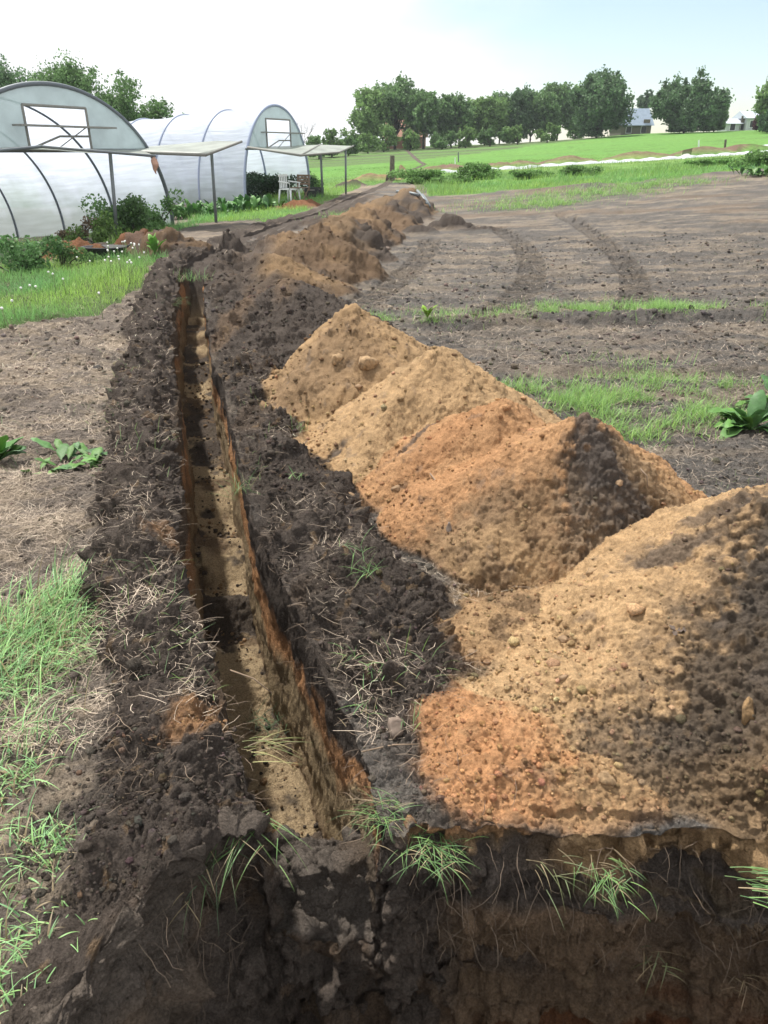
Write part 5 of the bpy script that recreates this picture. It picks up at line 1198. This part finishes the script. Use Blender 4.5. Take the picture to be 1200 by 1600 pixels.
for (u, top, y_, wp, l, c, lw, dn_, lb) in [(28,112,58,115,'dark dense tree behind the left half of the near polytunnel',D3,.15,1.6,18),(150,106,54,116,'big green tree rising behind the right half of the near polytunnel',D1,.15,1.9,20),(212,122,52,80,'airy tree right of the big tree behind the tunnels',D1,.25,.6,16),
        (262,158,50,62,'sparse twiggy tree top above the far polytunnel',D1,.3,.22,14),(100,130,60,80,'tree filling the gap behind the near polytunnel',D3,.1,1.2,14)]:
    tree(u, top, y_, wp, 'deciduous_tree', l, c=c, low=lw, dense=dn_, n=9000, lf=.15, group='trees behind the polytunnels', lobes=lb)
tree(450,183,62,22,'hedge_bush','small dark bush top behind the round end of the far polytunnel','bush',c=D3,low=.05,n=1500,lf=.15,group='trees behind the polytunnels',lobes=8)
# bare tree
q = onland(472, 70); root = empty('bare_tree', q, 'leafless thin tree right of the far polytunnel', 'tree'); b = MB(); rb = np.random.default_rng(3)
h = Py(472,163,70)[2]-q[2]
def br(p0, d, L_, r, dep):
    p1 = p0+d*L_; b.tube([p0, (p0+p1)/2+rb.normal(0,.03,3)*L_, p1], [r, r*.8, r*.6], 5, False)
    if dep:
        for _ in range(3):
            e = d+rb.normal(0,.38,3); e[2] = abs(e[2])+.25; e /= np.linalg.norm(e); br(p0+d*L_*rb.uniform(.5,1), e, L_*.68, r*.55, dep-1)
br(np.array([0,0,-.2]), np.array([.02,0,1.]), h*.36, .06, 5); b.build('trunk', M_bark, root, True)

# ------------------------------------------------------------------ far buildings
def house(u, y, w_, d_, hw, hr, rz, name, label, mw, mr, doors=True, chim=False):
    q = onland(u, y); t = empty(name, q, label, 'building', None, rz)
    MB().box((0,0,hw/2-.2), (w_, d_, hw+.4)).build('wall', mw, t)
    V = [(-w_/2-.3,-d_/2-.4,hw-.1),(w_/2+.3,-d_/2-.4,hw-.1),(w_/2+.3,d_/2+.4,hw-.1),(-w_/2-.3,d_/2+.4,hw-.1),(-w_/2-.3,0,hw+hr),(w_/2+.3,0,hw+hr)]
    rf = MB().add(V, [(0,1,5,4),(2,3,4,5),(0,4,3),(1,2,5),(0,3,2,1)]).build('roof', mr, t)
    if chim: MB().box((w_*.2,0,hw+hr+.2), (.5,.5,1.2)).build('chimney', M_brick, rf)
    nwd = max(2, int(w_/2.5))
    for i in range(nwd):
        xx_ = -w_/2+(i+.5)*w_/nwd; f = MB().box((xx_,-d_/2-.03,hw*.5), (.9,.06,1.0)).build('window', M_pale if mw is not M_pale else M_white, t); MB().box((xx_,-d_/2-.075,hw*.5), (.74,.02,.84)).build('pane', M_black, f)
    if doors: MB().box((w_/2-.8,-d_/2-.03,1.0), (1.0,.06,2.0)).build('door', M_wood, t)
    return t
bt = house(972,124,4.6,4,1.3,2.2,R(8),'barn','dark boarded barn with a slate blue roof between two great trees',M_wall,M_roofb)
house(1153,124,3.6,4,1.7,.9,R(5),'farmhouse','pale grey farmhouse with a light roof near the right edge',M_pale,pmat('light_roof',(.45,.5,.56),.6))
house(1126,124,3.2,3,1.1,.6,R(5),'outbuilding','low pale outbuilding left of the farmhouse',M_pale,pmat('pale_roof',(.50,.54,.60),.6))
house(633,125,5.5,5,1.6,2.2,R(-10),'cottage','cottage with a red tiled roof seen through the trees',M_brick,M_brick,chim=True)
house(560,118,4.5,4,1.3,.7,R(5),'shed','low pale shed at the left end of the tree row',M_pale,pmat('shed_roof',(.42,.46,.52),.7))
print('objects', len(bpy.data.objects))

# ------------------------------------------------------------------ thin air over the fields
hz = MB().box((20, 85, 9), (420, 300, 24)).build('haze', pmat_h if False else bpy.data.materials.new('haze'), None)
setp(hz, kind='stuff'); hm = hz.data.materials[0]; hm.use_nodes = True; ht = hm.node_tree; ht.nodes.clear()
ho = ht.nodes.new('ShaderNodeOutputMaterial'); hv = ht.nodes.new('ShaderNodeVolumePrincipled'); hv.inputs['Density'].default_value = .0004; hv.inputs['Color'].default_value = (.85,.92,1,1)
ht.links.new(hv.outputs[0], ho.inputs['Volume'])
